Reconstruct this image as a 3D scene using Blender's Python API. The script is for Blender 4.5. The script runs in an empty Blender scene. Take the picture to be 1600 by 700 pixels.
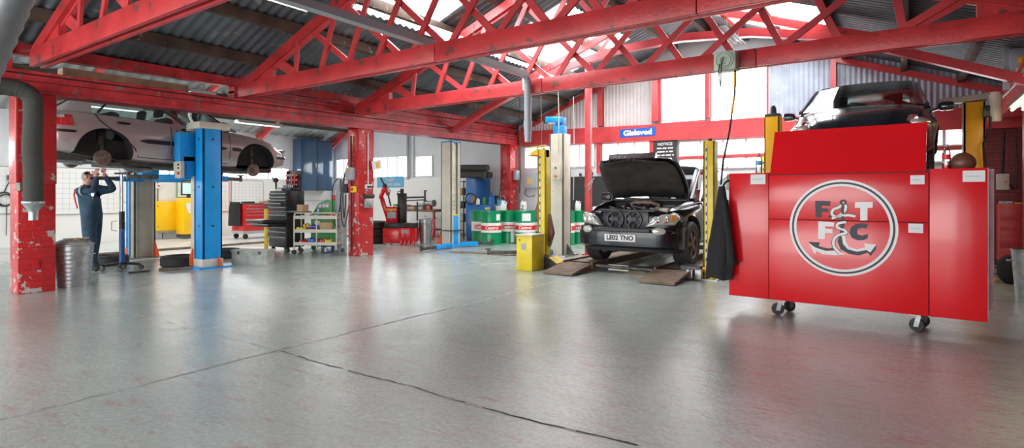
import bpy, bmesh, math, random
from mathutils import Vector, Matrix, Euler
random.seed(7)
S = bpy.context.scene
C = S.collection
PI = math.pi
# ------------------------------------------------------------------ camera
cam = bpy.data.cameras.new('camera'); co = bpy.data.objects.new('camera', cam); C.objects.link(co)
cam.sensor_width = 36; cam.lens = 880/1600*36; cam.shift_y = -45/1600
cam.clip_start = .05; cam.clip_end = 200
co.location = (0, 0, 1.3); co.rotation_euler = (PI/2, 0, math.radians(34.85))
S.camera = co
# ------------------------------------------------------------------ world, light, exposure
W = bpy.data.worlds.new('sky'); S.world = W; W.use_nodes = True
bg = W.node_tree.nodes['Background']; bg.inputs[0].default_value = (.86, .93, 1, 1); bg.inputs[1].default_value = 2.0
S.view_settings.view_transform = 'Standard'; S.view_settings.look = 'None'
S.view_settings.gamma = 1; S.view_settings.use_curve_mapping = False; S.view_settings.exposure = 0.40
WIN_E, SKY_E = 5.5, 11.0
def area(name, loc, rot, sx, sy, power, col=(1, 1, 1)):
    l = bpy.data.lights.new(name, 'AREA'); l.shape = 'RECTANGLE'; l.size = sx; l.size_y = sy
    l.energy = power; l.color = col
    o = bpy.data.objects.new(name, l); C.objects.link(o); o.location = loc; o.rotation_euler = rot
    return o
# daylight coming in through the wide open doorways in the front wall behind the photographer
area('doorway_daylight', (-5.0, -4.6, 1.9), (math.radians(90), 0, 0), 9, 3.2, 340, (1, .98, .95))
area('side_doorway_daylight', (-14.0, -4.6, 1.7), (math.radians(90), 0, 0), 5, 3.0, 170, (.95, .98, 1))
# ------------------------------------------------------------------ materials
def newmat(name):
    m = bpy.data.materials.new(name); m.use_nodes = True
    nt = m.node_tree; return m, nt, nt.nodes['Principled BSDF']
def mat(name, col, rough=.5, metal=0, var=0, scale=6, bump=0, coat=0, bscale=None, spec=None, dirt=None, dthr=.6):
    m, nt, b = newmat(name); N = nt.nodes.new; L = nt.links.new
    b.inputs['Base Color'].default_value = (*col, 1); b.inputs['Roughness'].default_value = rough
    b.inputs['Metallic'].default_value = metal
    if coat: b.inputs['Coat Weight'].default_value = coat; b.inputs['Coat Roughness'].default_value = .08
    if spec is not None: b.inputs['Specular IOR Level'].default_value = spec
    tc = N('ShaderNodeTexCoord')
    if var or dirt:
        n = N('ShaderNodeTexNoise'); n.inputs['Scale'].default_value = scale; n.inputs['Detail'].default_value = 5
        L(tc.outputs['Object'], n.inputs['Vector'])
        r = N('ShaderNodeValToRGB')
        r.color_ramp.elements[0].position = .3; r.color_ramp.elements[1].position = .7
        r.color_ramp.elements[0].color = (*[max(0, c*(1-var)) for c in col], 1)
        r.color_ramp.elements[1].color = (*[min(1, c*(1+var)) for c in col], 1)
        L(n.outputs['Fac'], r.inputs['Fac']); out = r.outputs['Color']
        if dirt:
            n2 = N('ShaderNodeTexNoise'); n2.inputs['Scale'].default_value = scale*1.7; n2.inputs['Detail'].default_value = 8
            n2.inputs['Roughness'].default_value = .65
            L(tc.outputs['Object'], n2.inputs['Vector'])
            r2 = N('ShaderNodeValToRGB'); r2.color_ramp.elements[0].position = dthr; r2.color_ramp.elements[1].position = dthr+.02
            L(n2.outputs['Fac'], r2.inputs['Fac'])
            mx = N('ShaderNodeMix'); mx.data_type = 'RGBA'; mx.inputs['B'].default_value = (*dirt, 1)
            L(r2.outputs['Color'], mx.inputs['Factor']); L(out, mx.inputs['A']); out = mx.outputs['Result']
        L(out, b.inputs['Base Color'])
    if bump:
        n3 = N('ShaderNodeTexNoise'); n3.inputs['Scale'].default_value = bscale or scale*4; n3.inputs['Detail'].default_value = 4
        L(tc.outputs['Object'], n3.inputs['Vector'])
        bp = N('ShaderNodeBump'); bp.inputs['Strength'].default_value = bump; bp.inputs['Distance'].default_value = .02
        L(n3.outputs['Fac'], bp.inputs['Height']); L(bp.outputs['Normal'], b.inputs['Normal'])
    return m
def emit(name, col, strength):
    m, nt, b = newmat(name)
    b.inputs['Base Color'].default_value = (*col, 1); b.inputs['Emission Color'].default_value = (*col, 1)
    b.inputs['Emission Strength'].default_value = strength; b.inputs['Roughness'].default_value = .3
    return m
def brickmat(name, c1, c2, mortar, chips, thr, rough=.35, chip_bot=0):
    m, nt, b = newmat(name); N = nt.nodes.new; L = nt.links.new
    tc = N('ShaderNodeTexCoord'); sp = N('ShaderNodeSeparateXYZ'); L(tc.outputs['Object'], sp.inputs[0])
    ad = N('ShaderNodeMath'); ad.operation = 'ADD'; L(sp.outputs['X'], ad.inputs[0]); L(sp.outputs['Y'], ad.inputs[1])
    cb = N('ShaderNodeCombineXYZ'); L(ad.outputs[0], cb.inputs['X']); L(sp.outputs['Z'], cb.inputs['Y'])
    br = N('ShaderNodeTexBrick'); L(cb.outputs[0], br.inputs['Vector'])
    br.inputs['Scale'].default_value = 1; br.inputs['Brick Width'].default_value = .225; br.inputs['Row Height'].default_value = .075
    br.inputs['Mortar Size'].default_value = .006; br.inputs['Mortar Smooth'].default_value = .3
    br.inputs['Color1'].default_value = (*c1, 1); br.inputs['Color2'].default_value = (*c2, 1); br.inputs['Mortar'].default_value = (*mortar, 1)
    n = N('ShaderNodeTexNoise'); n.inputs['Scale'].default_value = 9; n.inputs['Detail'].default_value = 9; n.inputs['Roughness'].default_value = .62
    L(tc.outputs['Object'], n.inputs['Vector'])
    mz = N('ShaderNodeMath'); mz.operation = 'MULTIPLY'; L(sp.outputs['Z'], mz.inputs[0]); mz.inputs[1].default_value = -chip_bot
    sm = N('ShaderNodeMath'); sm.operation = 'ADD'; L(n.outputs['Fac'], sm.inputs[0]); L(mz.outputs[0], sm.inputs[1])
    r = N('ShaderNodeValToRGB'); r.color_ramp.elements[0].position = thr; r.color_ramp.elements[1].position = thr+.015
    L(sm.outputs[0], r.inputs['Fac'])
    mx = N('ShaderNodeMix'); mx.data_type = 'RGBA'; mx.inputs['B'].default_value = (*chips, 1)
    L(r.outputs['Color'], mx.inputs['Factor']); L(br.outputs['Color'], mx.inputs['A']); L(mx.outputs['Result'], b.inputs['Base Color'])
    b.inputs['Roughness'].default_value = rough
    bp = N('ShaderNodeBump'); bp.inputs['Strength'].default_value = .5; bp.inputs['Distance'].default_value = .008; bp.invert = True
    L(br.outputs['Fac'], bp.inputs['Height'])
    b2 = N('ShaderNodeBump'); b2.inputs['Strength'].default_value = .3; b2.inputs['Distance'].default_value = .01
    L(n.outputs['Fac'], b2.inputs['Height']); L(bp.outputs['Normal'], b2.inputs['Normal']); L(b2.outputs['Normal'], b.inputs['Normal'])
    return m
def glassmat(name, tint, refl=.12):
    m = bpy.data.materials.new(name); m.use_nodes = True; nt = m.node_tree; nt.nodes.clear(); N = nt.nodes.new; L = nt.links.new
    o = N('ShaderNodeOutputMaterial'); t = N('ShaderNodeBsdfTransparent'); t.inputs[0].default_value = (*tint, 1)
    g = N('ShaderNodeBsdfGlossy'); g.inputs['Roughness'].default_value = .02
    f = N('ShaderNodeFresnel'); f.inputs[0].default_value = 1.5
    a = N('ShaderNodeMath'); a.operation = 'ADD'; a.inputs[1].default_value = refl-.04; L(f.outputs[0], a.inputs[0])
    x = N('ShaderNodeMixShader'); L(a.outputs[0], x.inputs[0]); L(t.outputs[0], x.inputs[1]); L(g.outputs[0], x.inputs[2]); L(x.outputs[0], o.inputs[0])
    return m
def floormat():
    m, nt, b = newmat('painted_concrete'); N = nt.nodes.new; L = nt.links.new
    tc = N('ShaderNodeTexCoord')
    def noise(sc, det, ro=.55, vec=None):
        n = N('ShaderNodeTexNoise'); n.inputs['Scale'].default_value = sc; n.inputs['Detail'].default_value = det; n.inputs['Roughness'].default_value = ro
        L(vec or tc.outputs['Object'], n.inputs['Vector']); return n.outputs['Fac']
    def ramp(src, stops):
        r = N('ShaderNodeValToRGB'); e = r.color_ramp.elements
        e[0].position, e[1].position = stops[0][0], stops[1][0]; e[0].color, e[1].color = (*stops[0][1], 1), (*stops[1][1], 1)
        for p, c in stops[2:]: k = e.new(p); k.color = (*c, 1)
        L(src, r.inputs['Fac']); return r.outputs['Color']
    def mixc(f, a, bb):
        x = N('ShaderNodeMix'); x.data_type = 'RGBA'; L(f, x.inputs['Factor'])
        for s, v in (('A', a), ('B', bb)):
            if isinstance(v, tuple): x.inputs[s].default_value = (*v, 1)
            else: L(v, x.inputs[s])
        return x.outputs['Result']
    base = ramp(noise(.35, 3), [(.35, (.42, .49, .45)), (.65, (.56, .64, .60))])
    fine = ramp(noise(26, 8, .75), [(.40, (.45, .45, .45)), (.6, (1, 1, 1))])
    mul = N('ShaderNodeMix'); mul.data_type = 'RGBA'; mul.blend_type = 'MULTIPLY'; mul.inputs['Factor'].default_value = .35
    L(base, mul.inputs['A']); L(fine, mul.inputs['B']); c = mul.outputs['Result']
    # worn brown patches and rust-red scuffs
    c = mixc(ramp(noise(1.1, 6, .65), [(.58, (0, 0, 0)), (.80, (.5, .5, .5))]), c, (.34, .30, .26))
    sc = N('ShaderNodeMapping'); sc.inputs['Scale'].default_value = (1.2, 4.2, 1); sc.inputs['Rotation'].default_value = (0, 0, .5); L(tc.outputs['Object'], sc.inputs['Vector'])
    c = mixc(ramp(noise(2.4, 9, .72, sc.outputs['Vector']), [(.54, (0, 0, 0)), (.68, (.55, .55, .55))]), c, (.45, .21, .17))
    c = mixc(ramp(noise(4.5, 9, .75), [(.70, (0, 0, 0)), (.73, (.8, .8, .8))]), c, (.06, .055, .05))
    L(c, b.inputs['Base Color'])
    rr = ramp(noise(3.5, 8, .7), [(.35, (.10, .10, .10)), (.7, (.27, .27, .27))]); L(rr, b.inputs['Roughness'])
    b.inputs['Specular IOR Level'].default_value = .75
    bp = N('ShaderNodeBump'); bp.inputs['Strength'].default_value = .30; bp.inputs['Distance'].default_value = .008
    L(noise(34, 7, .65), bp.inputs['Height'])
    b2 = N('ShaderNodeBump'); b2.inputs['Strength'].default_value = .10; b2.inputs['Distance'].default_value = .05
    L(noise(3.5, 3), b2.inputs['Height']); L(bp.outputs['Normal'], b2.inputs['Normal']); L(b2.outputs['Normal'], b.inputs['Normal'])
    return m
RED = (.62, .022, .026)
M = dict(
 floor=floormat(), crack=mat('crack_dark', (.07, .068, .06), .9), joint=mat('joint_pale', (.42, .42, .40), .6, var=.3, scale=20),
 palefloor=mat('pale_and_lit_floor', (.62, .64, .62), .35, var=.15, scale=1.5, dirt=(.4, .37, .33), dthr=.62),
 red=mat('red_oxide_paint', (.56, .042, .045), .36, var=.25, scale=2.2, bump=.2, bscale=30, dirt=(.20, .05, .045), dthr=.60),
 redpeel=mat('peeling_red_paint', (.48, .034, .04), .38, var=.4, scale=4, bump=.5, bscale=25, dirt=(.26, .13, .12), dthr=.58),
 redsmooth=mat('red_steel_paint', (.60, .06, .066), .34, var=.18, scale=3),
 brick=brickmat('red_painted_brick', (.58, .022, .026), (.50, .018, .022), (.42, .02, .022), (.50, .46, .42), .56, .28, .035),
 brickdark=brickmat('dark_red_brick', (.24, .02, .022), (.19, .016, .018), (.11, .01, .012), (.2, .12, .1), .72, .4),
 white=mat('white_wall_paint', (.74, .76, .79), .55, var=.06, scale=1.3, bump=.1, bscale=12),
 whitetrim=mat('white_frame', (.78, .80, .82), .4), grey=mat('grey_paint', (.42, .44, .45), .45),
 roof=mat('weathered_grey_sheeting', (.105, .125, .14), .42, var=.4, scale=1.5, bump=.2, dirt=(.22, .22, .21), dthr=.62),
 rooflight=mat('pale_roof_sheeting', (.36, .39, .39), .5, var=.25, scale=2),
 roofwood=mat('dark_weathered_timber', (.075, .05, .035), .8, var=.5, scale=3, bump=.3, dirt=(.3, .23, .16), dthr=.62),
 timber=mat('bare_timber', (.42, .30, .18), .75, var=.3, scale=5, bump=.2),
 corrw=mat('pale_corrugated_cladding', (.60, .59, .57), .5, var=.15, scale=2, dirt=(.2, .17, .15), dthr=.70),
 corrb=mat('bluish_corrugated_cladding', (.36, .42, .50), .4, var=.2, scale=2.5, dirt=(.5, .5, .5), dthr=.62),
 win=emit('daylit_frosted_glazing', (.95, .98, 1), WIN_E), sky=emit('daylit_rooflight', (.93, .97, 1), SKY_E),
 tube=emit('lit_fluorescent_tube', (1, .96, .85), 14), warm=emit('warm_lit_tube', (1, .8, .45), 9),
 black=mat('black_plastic', (.018, .018, .02), .4), blackm=mat('black_metal', (.03, .031, .034), .35, .3, var=.3, scale=8),
 rubber=mat('tyre_rubber', (.035, .035, .036), .7, bump=.2, bscale=40), chrome=mat('bright_metal', (.75, .76, .78), .18, 1),
 steel=mat('worn_steel', (.36, .36, .36), .42, .8, var=.3, scale=9), dsteel=mat('dark_greasy_steel', (.10, .095, .09), .5, .5, var=.5, scale=10),
 galv=mat('galvanised_steel', (.44, .48, .49), .38, .75, var=.22, scale=14, bump=.06),
 blue=mat('lift_blue_paint', (.008, .33, .80), .32, var=.08, scale=4, dirt=(.30, .42, .5), dthr=.72), dblue=mat('workshop_blue_paint', (.02, .14, .40), .3, var=.2, scale=2.5),
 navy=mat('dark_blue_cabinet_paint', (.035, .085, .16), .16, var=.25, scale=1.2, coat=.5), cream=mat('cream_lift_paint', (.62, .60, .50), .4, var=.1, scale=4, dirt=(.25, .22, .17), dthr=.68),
 yellow=mat('yellow_paint', (.78, .60, .03), .35, var=.12, scale=5, dirt=(.35, .27, .06), dthr=.69), ylift=mat('orange_yellow_lift_paint', (.80, .42, .01), .35, var=.1, scale=4),
 ybright=mat('bright_yellow_enamel', (.95, .56, .005), .3), orange=mat('orange_red_paint', (.75, .10, .02), .4),
 green=mat('barrel_green', (.0, .27, .10), .28, var=.06, scale=6), gmach=mat('green_plastic', (.03, .34, .07), .35), bwhite=mat('clean_white', (.82, .82, .80), .4),
 bred=mat('label_red', (.75, .02, .02), .4), ppanel=mat('glossy_red_enamel', (.72, .010, .016), .2, var=.06, scale=1.2, coat=.15),
 cabred=mat('tool_cabinet_red', (.68, .012, .016), .25, coat=.3), panelside=mat('scuffed_panel_edge', (.30, .16, .17), .35, .3, var=.3, scale=5),
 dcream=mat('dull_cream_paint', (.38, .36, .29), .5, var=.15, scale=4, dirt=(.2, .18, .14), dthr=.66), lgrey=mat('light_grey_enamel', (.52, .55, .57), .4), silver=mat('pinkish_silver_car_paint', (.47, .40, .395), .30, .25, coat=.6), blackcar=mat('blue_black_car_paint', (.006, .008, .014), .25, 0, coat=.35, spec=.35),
 darkcar=mat('dark_grey_blue_car_paint', (.02, .028, .042), .2, .2, coat=.8), under=mat('underbody_black', (.05, .046, .042), .7, var=.5, scale=8),
 well=mat('wheel_well_black', (.022, .022, .023), .8), rust=mat('rusty_iron', (.22, .17, .13), .55, .5, var=.4, scale=20),
 glass=glassmat('clear_car_glass', (.78, .90, .88)), dglass=glassmat('windscreen_glass', (.42, .52, .47), .15), bottle=glassmat('clear_plastic', (.85, .88, .9)),
 lampglass=mat('headlamp_lens', (.62, .66, .60), .08, .3, coat=1), tailred=mat('tail_lamp_red', (.70, .01, .015), .1, coat=1), amber=mat('amber_lens', (.85, .32, .02), .15, coat=1),
 seat=mat('grey_upholstery', (.10, .12, .13), .8), denim=mat('navy_work_cloth', (.026, .065, .105), .8, var=.35, scale=9, bump=.4, bscale=24),
 skin=mat('skin', (.62, .33, .25), .55), hair=mat('grey_cropped_hair', (.35, .30, .28), .8), boot=mat('boot_leather', (.05, .045, .042), .6),
 liner=mat('brown_black_felt', (.045, .04, .035), .9, var=.3, scale=5), jacket=mat('black_cloth', (.014, .014, .016), .85, bump=.5, bscale=18), brown=mat('brown_leather', (.16, .06, .035), .4), wood=mat('workbench_timber', (.16, .11, .07), .7, var=.4, scale=8),
 card=mat('cardboard', (.52, .33, .17), .8), paper=mat('printed_paper', (.80, .81, .80), .6), ink=mat('printed_ink', (.03, .033, .045), .5), faint=mat('faint_printed_line', (.52, .54, .57), .6),
 signblue=mat('sign_blue', (.0, .11, .58), .35), signlight=mat('pale_blue_sign', (.10, .38, .62), .45), blackboard=mat('black_sign_board', (.03, .032, .034), .6),
 pvc=mat('grey_plastic_pipe', (.36, .41, .45), .35), duct=mat('ribbed_silver_hose', (.20, .21, .22), .45, .4), hose=mat('dark_fabric_hose', (.05, .05, .042), .8, bump=.4, bscale=14),
 mint=mat('pale_green_enamel', (.50, .62, .50), .4), screen=emit('lit_monitor', (.35, .5, .45), .8), torch=emit('lit_torch', (.9, 1, 1), 60),
 concrete=mat('pale_concrete', (.50, .50, .47), .6, var=.15, scale=2), dirtwood=mat('oily_timber', (.20, .145, .10), .7, var=.35, scale=7, bump=.3),
 box=mat('weathered_grey_box', (.40, .42, .39), .6, var=.3, scale=8, dirt=(.2, .2, .19), dthr=.62), dwin=mat('dark_gap', (.01, .01, .012), .6))
# ------------------------------------------------------------------ mesh builder
class MB:
    def __init__(s, m='grey', off=(0, 0, 0)):
        s.bm = bmesh.new(); s.mats = []; s.off = Vector(off); s.T = Matrix(); s.use(m)
    def use(s, m):
        if m not in s.mats: s.mats.append(m)
        s.mi = s.mats.index(m); return s
    def tf(s, m=None): s.T = m or Matrix(); return s
    def v(s, p): return s.bm.verts.new(s.T @ Vector(p))
    def f(s, vs):
        try: f = s.bm.faces.new(vs); f.material_index = s.mi; return f
        except ValueError: return None
    def box(s, x0, x1, y0, y1, z0, z1, bev=0):
        return s.obox(((x0+x1)/2, (y0+y1)/2, (z0+z1)/2), (x1-x0, y1-y0, z1-z0), None, bev)
    def obox(s, c, d, rot=None, bev=0):
        R = (rot if isinstance(rot, Matrix) else Euler(rot).to_matrix()) if rot is not None else Matrix.Identity(3)
        c = Vector(c); vs = []
        for i in (-1, 1):
            for j in (-1, 1):
                for k in (-1, 1): vs.append(s.v(c + R @ Vector((i*d[0]/2, j*d[1]/2, k*d[2]/2))))
        fs = [s.f([vs[a] for a in q]) for q in ((0, 1, 3, 2), (4, 6, 7, 5), (0, 4, 5, 1), (2, 3, 7, 6), (0, 2, 6, 4), (1, 5, 7, 3))]
        if bev:
            es = list({e for f in fs for e in f.edges})
            r = bmesh.ops.bevel(s.bm, geom=es, offset=bev, segments=2, affect='EDGES', profile=.5, clamp_overlap=True)
            for f in r['faces']: f.material_index = s.mi
        return s
    def beam(s, p, q, w, h, up=(0, 0, 1), bev=0):
        p, q = Vector(p), Vector(q); d = q-p; L = d.length; d.normalize()
        u = Vector(up)
        if abs(d.dot(u)) > .99: u = Vector((0, 1, 0))
        x = d.cross(u).normalized(); z = x.cross(d)
        R = Matrix((x, d, z)).transposed()
        return s.obox((p+q)/2, (w, L, h), R, bev)
    def tube(s, pts, r, seg=8, cap=True):
        pts = [Vector(p) for p in pts]; n = len(pts); rings = []
        rs = r if isinstance(r, (list, tuple)) else [r]*n
        t0 = (pts[1]-pts[0]).normalized(); u = t0.orthogonal().normalized()
        for i in range(n):
            a = pts[max(0, i-1)]; b = pts[min(n-1, i+1)]; t = (b-a).normalized()
            u = (u - t*u.dot(t)).normalized(); w = t.cross(u)
            rings.append([s.v(pts[i] + (u*math.cos(2*PI*k/seg)+w*math.sin(2*PI*k/seg))*rs[i]) for k in range(seg)])
        for a, b in zip(rings, rings[1:]):
            for k in range(seg): s.f([a[k], a[(k+1) % seg], b[(k+1) % seg], b[k]])
        if cap: s.f(rings[0][::-1]); s.f(rings[-1])
        return s
    def cyl(s, p, q, r, r2=None, seg=20): return s.tube([p, q], [r, r if r2 is None else r2], seg)
    def lathe(s, prof, c=(0, 0, 0), ax='z', seg=28):
        rings = []; c = Vector(c)
        A = {'z': (Vector((1, 0, 0)), Vector((0, 1, 0)), Vector((0, 0, 1))), 'x': (Vector((0, 1, 0)), Vector((0, 0, 1)), Vector((1, 0, 0))), 'y': (Vector((0, 0, 1)), Vector((1, 0, 0)), Vector((0, 1, 0)))}[ax]
        for r, h in prof:
            if r <= 1e-5: rings.append([s.v(c+A[2]*h)]*seg)
            else: rings.append([s.v(c+A[2]*h+(A[0]*math.cos(2*PI*k/seg)+A[1]*math.sin(2*PI*k/seg))*r) for k in range(seg)])
        for a, b in zip(rings, rings[1:]):
            for k in range(seg):
                q = [a[k], a[(k+1) % seg], b[(k+1) % seg], b[k]]; q2 = []
                for v in q:
                    if v not in q2: q2.append(v)
                if len(q2) > 2: s.f(q2)
        return s
    def sphere(s, c, r, seg=14):
        if not isinstance(r, (tuple, list)): r = (r, r, r)
        T = s.T; s.T = T @ Matrix.Translation(c) @ Matrix.Diagonal((*r, 1))
        n = max(6, seg//2+1)
        s.lathe([(math.sin(PI*i/n), -math.cos(PI*i/n)) for i in range(n+1)], seg=seg); s.T = T; return s
    def prism(s, pts, fn, d0, d1):
        a = [s.v(fn(x, y, d0)) for x, y in pts]; b = [s.v(fn(x, y, d1)) for x, y in pts]; n = len(pts)
        s.f(a[::-1]); s.f(b)
        for i in range(n): s.f([a[i], a[(i+1) % n], b[(i+1) % n], b[i]])
        return s
    def loft(s, secs, closed=True, cap=True):
        R = [[s.v(p) for p in sec] for sec in secs]; n = len(R[0])
        for a, b in zip(R, R[1:]):
            for k in range(n if closed else n-1): s.f([a[k], a[(k+1) % n], b[(k+1) % n], b[k]])
        if cap and closed: s.f(R[0][::-1]); s.f(R[-1])
        return s
    def text(s, t, size, mtx, ext=.002, sx=1, bold=0, space=1):
        cu = bpy.data.curves.new('t', 'FONT'); cu.body = t; cu.size = size; cu.extrude = ext; cu.align_x = 'CENTER'; cu.align_y = 'CENTER'
        cu.offset = bold; cu.space_character = space; cu.resolution_u = 3
        ob = bpy.data.objects.new('t', cu); me = ob.to_mesh()
        n0 = len(s.bm.verts); f0 = len(s.bm.faces); s.bm.from_mesh(me); s.bm.verts.ensure_lookup_table(); s.bm.faces.ensure_lookup_table()
        X = s.T @ mtx @ Matrix.Diagonal((sx, 1, 1, 1))
        for v in s.bm.verts[n0:]: v.co = X @ v.co
        for f in s.bm.faces[f0:]: f.material_index = s.mi
        ob.to_mesh_clear(); bpy.data.objects.remove(ob); bpy.data.curves.remove(cu); return s
    def mesh(s, name, smooth=40):
        if s.off.length:
            for v in s.bm.verts: v.co -= s.off
        bmesh.ops.recalc_face_normals(s.bm, faces=s.bm.faces)
        me = bpy.data.meshes.new(name); s.bm.to_mesh(me); s.bm.free()
        for k in s.mats: me.materials.append(M[k])
        if smooth:
            for p in me.polygons: p.use_smooth = True
            me.set_sharp_from_angle(angle=math.radians(smooth))
        return me
    def build(s, name, parent=None, smooth=40, label=None):
        o = bpy.data.objects.new(name, s.mesh(name, smooth)); C.objects.link(o)
        if parent is not None: o.parent = parent
        else: o.location = s.off
        if label: o['label'] = label
        return o
def tag(o, label, cat, group=None, kind=None):
    o['label'] = label; o['category'] = cat
    if group: o['group'] = group
    if kind: o['kind'] = kind
    return o
def struct(o): o['kind'] = 'structure'; return o
def thing(name, label, cat, loc=(0, 0, 0), rotz=0, group=None):
    o = bpy.data.objects.new(name, None); C.objects.link(o); o.location = loc; o.rotation_euler = (0, 0, rotz); o.empty_display_size = .1
    return tag(o, label, cat, group)
def dup(root, loc, rotz=0, label=None, group=None):
    def cp(o, par):
        c = o.copy(); C.objects.link(c)
        if par is not None: c.parent = par
        for ch in [k for k in list(bpy.data.objects) if k.parent == o]: cp(ch, c)
        return c
    r = cp(root, None); r.location = loc; r.rotation_euler = (0, 0, rotz)
    if label: r['label'] = label
    if group: r['group'] = group
    return r
def face_mtx(loc, right, up):
    """matrix whose local x is `right`, y is `up`"""
    r, u = Vector(right).normalized(), Vector(up).normalized(); n = r.cross(u)
    return Matrix.Translation(loc) @ Matrix((r, u, n)).transposed().to_4x4()
def cr_(P, k=6):
    out = []
    n = len(P)
    for i in range(n-1):
        p0, p1, p2, p3 = [Vector(P[max(0, min(n-1, i+j))]) for j in (-1, 0, 1, 2)]
        for j in range(k):
            u = j/k; out.append(.5*((2*p1)+(-p0+p2)*u+(2*p0-5*p1+4*p2-p3)*u*u+(-p0+3*p1-3*p2+p3)*u**3))
    out.append(Vector(P[-1])); return out
def arc(c, r, a0, a1, n, plane='xz'):
    out = []
    for i in range(n+1):
        a = a0+(a1-a0)*i/n; x, y = r*math.cos(a), r*math.sin(a)
        out.append({'xz': (c[0]+x, c[1], c[2]+y), 'yz': (c[0], c[1]+x, c[2]+y), 'xy': (c[0]+x, c[1]+y, c[2])}[plane])
    return out
# ================================================================== THE BUILDING
XL, XA, XR, YB, YF = -18.3, -9.5, 1.95, 14.1, -4.5
ORD = ['first', 'second', 'third', 'fourth', 'fifth', 'sixth', 'seventh', 'eighth', 'ninth', 'tenth', 'eleventh', 'twelfth']
def floor():
    m = MB('floor')
    m.box(XL-.3, XR+.3, YF-3, YB+.3, -.2, 0)
    def line(p, q, w, mt, jit, z, gap=0, wander=.014):
        m.use(mt); p, q = Vector(p), Vector(q); d = (q-p); L = d.length; d.normalize(); n = Vector((-d.y, d.x)); k = int(L/.07); off = 0; prev = None
        for i in range(k+1):
            off = off*.6+random.uniform(-jit, jit); c = p+d*(L*i/k)+n*off; ww = w*random.uniform(.25, 1.4)
            c = c+n*(wander*(math.sin(i*.11+1)+.6*math.sin(i*.27+2)+.4*math.sin(i*.63)));  cur = (m.v((*(c+n*ww), z)), m.v((*(c-n*ww), z)))
            if prev and random.random() > gap: m.f([prev[0], prev[1], cur[1], cur[0]])
            prev = cur
    m.use('palefloor').box(XL, -12.5, 3.4, YB, 0, .003); m.box(-12.5, -11.9, 6.9, YB, 0, .003)  # pale floor; hall side of the edging has its bright light coloured in
    line((-4.29, -2), (-4.29, 2.72), .012, 'joint', .008, .0012, .1); line((-4.29, -2), (-4.29, 2.72), .0035, 'crack', .010, .002, .45)
    line((-4.29, 2.72), (-4.31, 13.5), .014, 'joint', .006, .0012, .1); line((-4.29, 2.72), (-4.31, 5.2), .005, 'crack', .01, .002, .5)
    line((-4.29, 2.72), (1.6, 2.80), .013, 'joint', .008, .0012, .2); line((-4.29, 2.72), (1.6, 2.80), .007, 'crack', .012, .002, .12)
    line((-9.2, 2.70), (-4.29, 2.72), .007, 'joint', .006, .0012, .4)
    line((-9.2, 8.3), (-4.3, 8.3), .009, 'joint', .006, .0012, .3)
    line((-18, 8.3), (-9.9, 8.3), .01, 'joint', .006, .0012, .2)
    return struct(m.build('floor', smooth=0))
floor()
# kerb and timber edging along the pit strip in the left bay
o = MB('dirtwood', (-14.2, 7, 0)).box(-14.32, -14.2, 3.6, 12.2, 0, .05, .006).build('timber_edging'); tag(o, 'long brown timber edging strip on the floor by the left wall', 'edging')
def gable(m, y0, y1, x0, x1, z0, ze, zr):
    xm = (x0+x1)/2; m.prism([(x0, z0), (x1, z0), (x1, ze), (xm, zr), (x0, ze)], lambda x, z, d: (x, d, z), y0, y1)
def corr(m, x0, x1, zf0, zf1, y, pitch=.1, amp=.012):
    n = max(4, int((x1-x0)/pitch*6)); pr = None
    for i in range(n+1):
        x = x0+(x1-x0)*i/n; yy = y-amp*math.sin(2*PI*x/pitch); cur = (m.v((x, yy, zf0(x))), m.v((x, yy, zf1(x))))
        if pr: m.f([pr[0], cur[0], cur[1], pr[1]])
        pr = cur
gz = lambda x: 3.42+.37*(5.55-abs(x+3.95))      # underside of the main roof
def walls():
    m = MB('white'); gable(m, YB+.06, YB+.3, XL, XA, 0, 3.4, 5.1); m.use('bwhite'); m.box(XL, -9.86, YB, YB+.06, 0, 1.9)
    m.use('white'); m.box(-14.05, -14.0, YB, YB+.06, 1.9, 3.4)
    struct(m.build('wall_back_left', smooth=0))
    m = MB('white'); m.box(XA, 1.2, YB, YB+.3, 0, 2.75); m.use('grey').prism([(XA, 2.75), (XR, 2.75), (XR, gz(1.6)), (-3.95, gz(-3.95)), (XA, gz(XA))], lambda x, z, d: (x, d, z), YB+.06, YB+.3)
    m.use('brickdark').box(1.2, XR, YB-.08, YB+.3, 0, 2.75)
    struct(m.build('wall_back', smooth=0))
    m = MB('corrw'); cap = 4.32
    corr(m, XA, -6.93, lambda x: 3.15, lambda x: min(gz(x), 4.4), YB+.02); corr(m, -6.75, -5.4, lambda x: 3.12, lambda x: cap, YB+.02)
    m.use('corrb'); corr(m, -2.55, -1.32, lambda x: 3.05, lambda x: cap, YB+.02); corr(m, -1.2, XR, lambda x: 3.0, lambda x: max(3.05, min(cap, gz(x))), YB+.02)
    struct(m.build('wall_cladding', smooth=60))
    m = MB('bwhite'); m.box(XL-.3, XL, YF, YB+.3, 0, 1.88); m.use('white').box(XL-.3, XL-.03, YF, YB+.3, 1.88, 3.45); m.use('grey').box(XL, XL+.02, YF, YB, 1.08, 1.1)
    struct(m.build('wall_left', smooth=0))
    m = MB('brickdark'); m.box(XR, XR+.3, YF, YB+.3, 0, 3.45); struct(m.build('wall_right', smooth=0))
walls()
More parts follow.
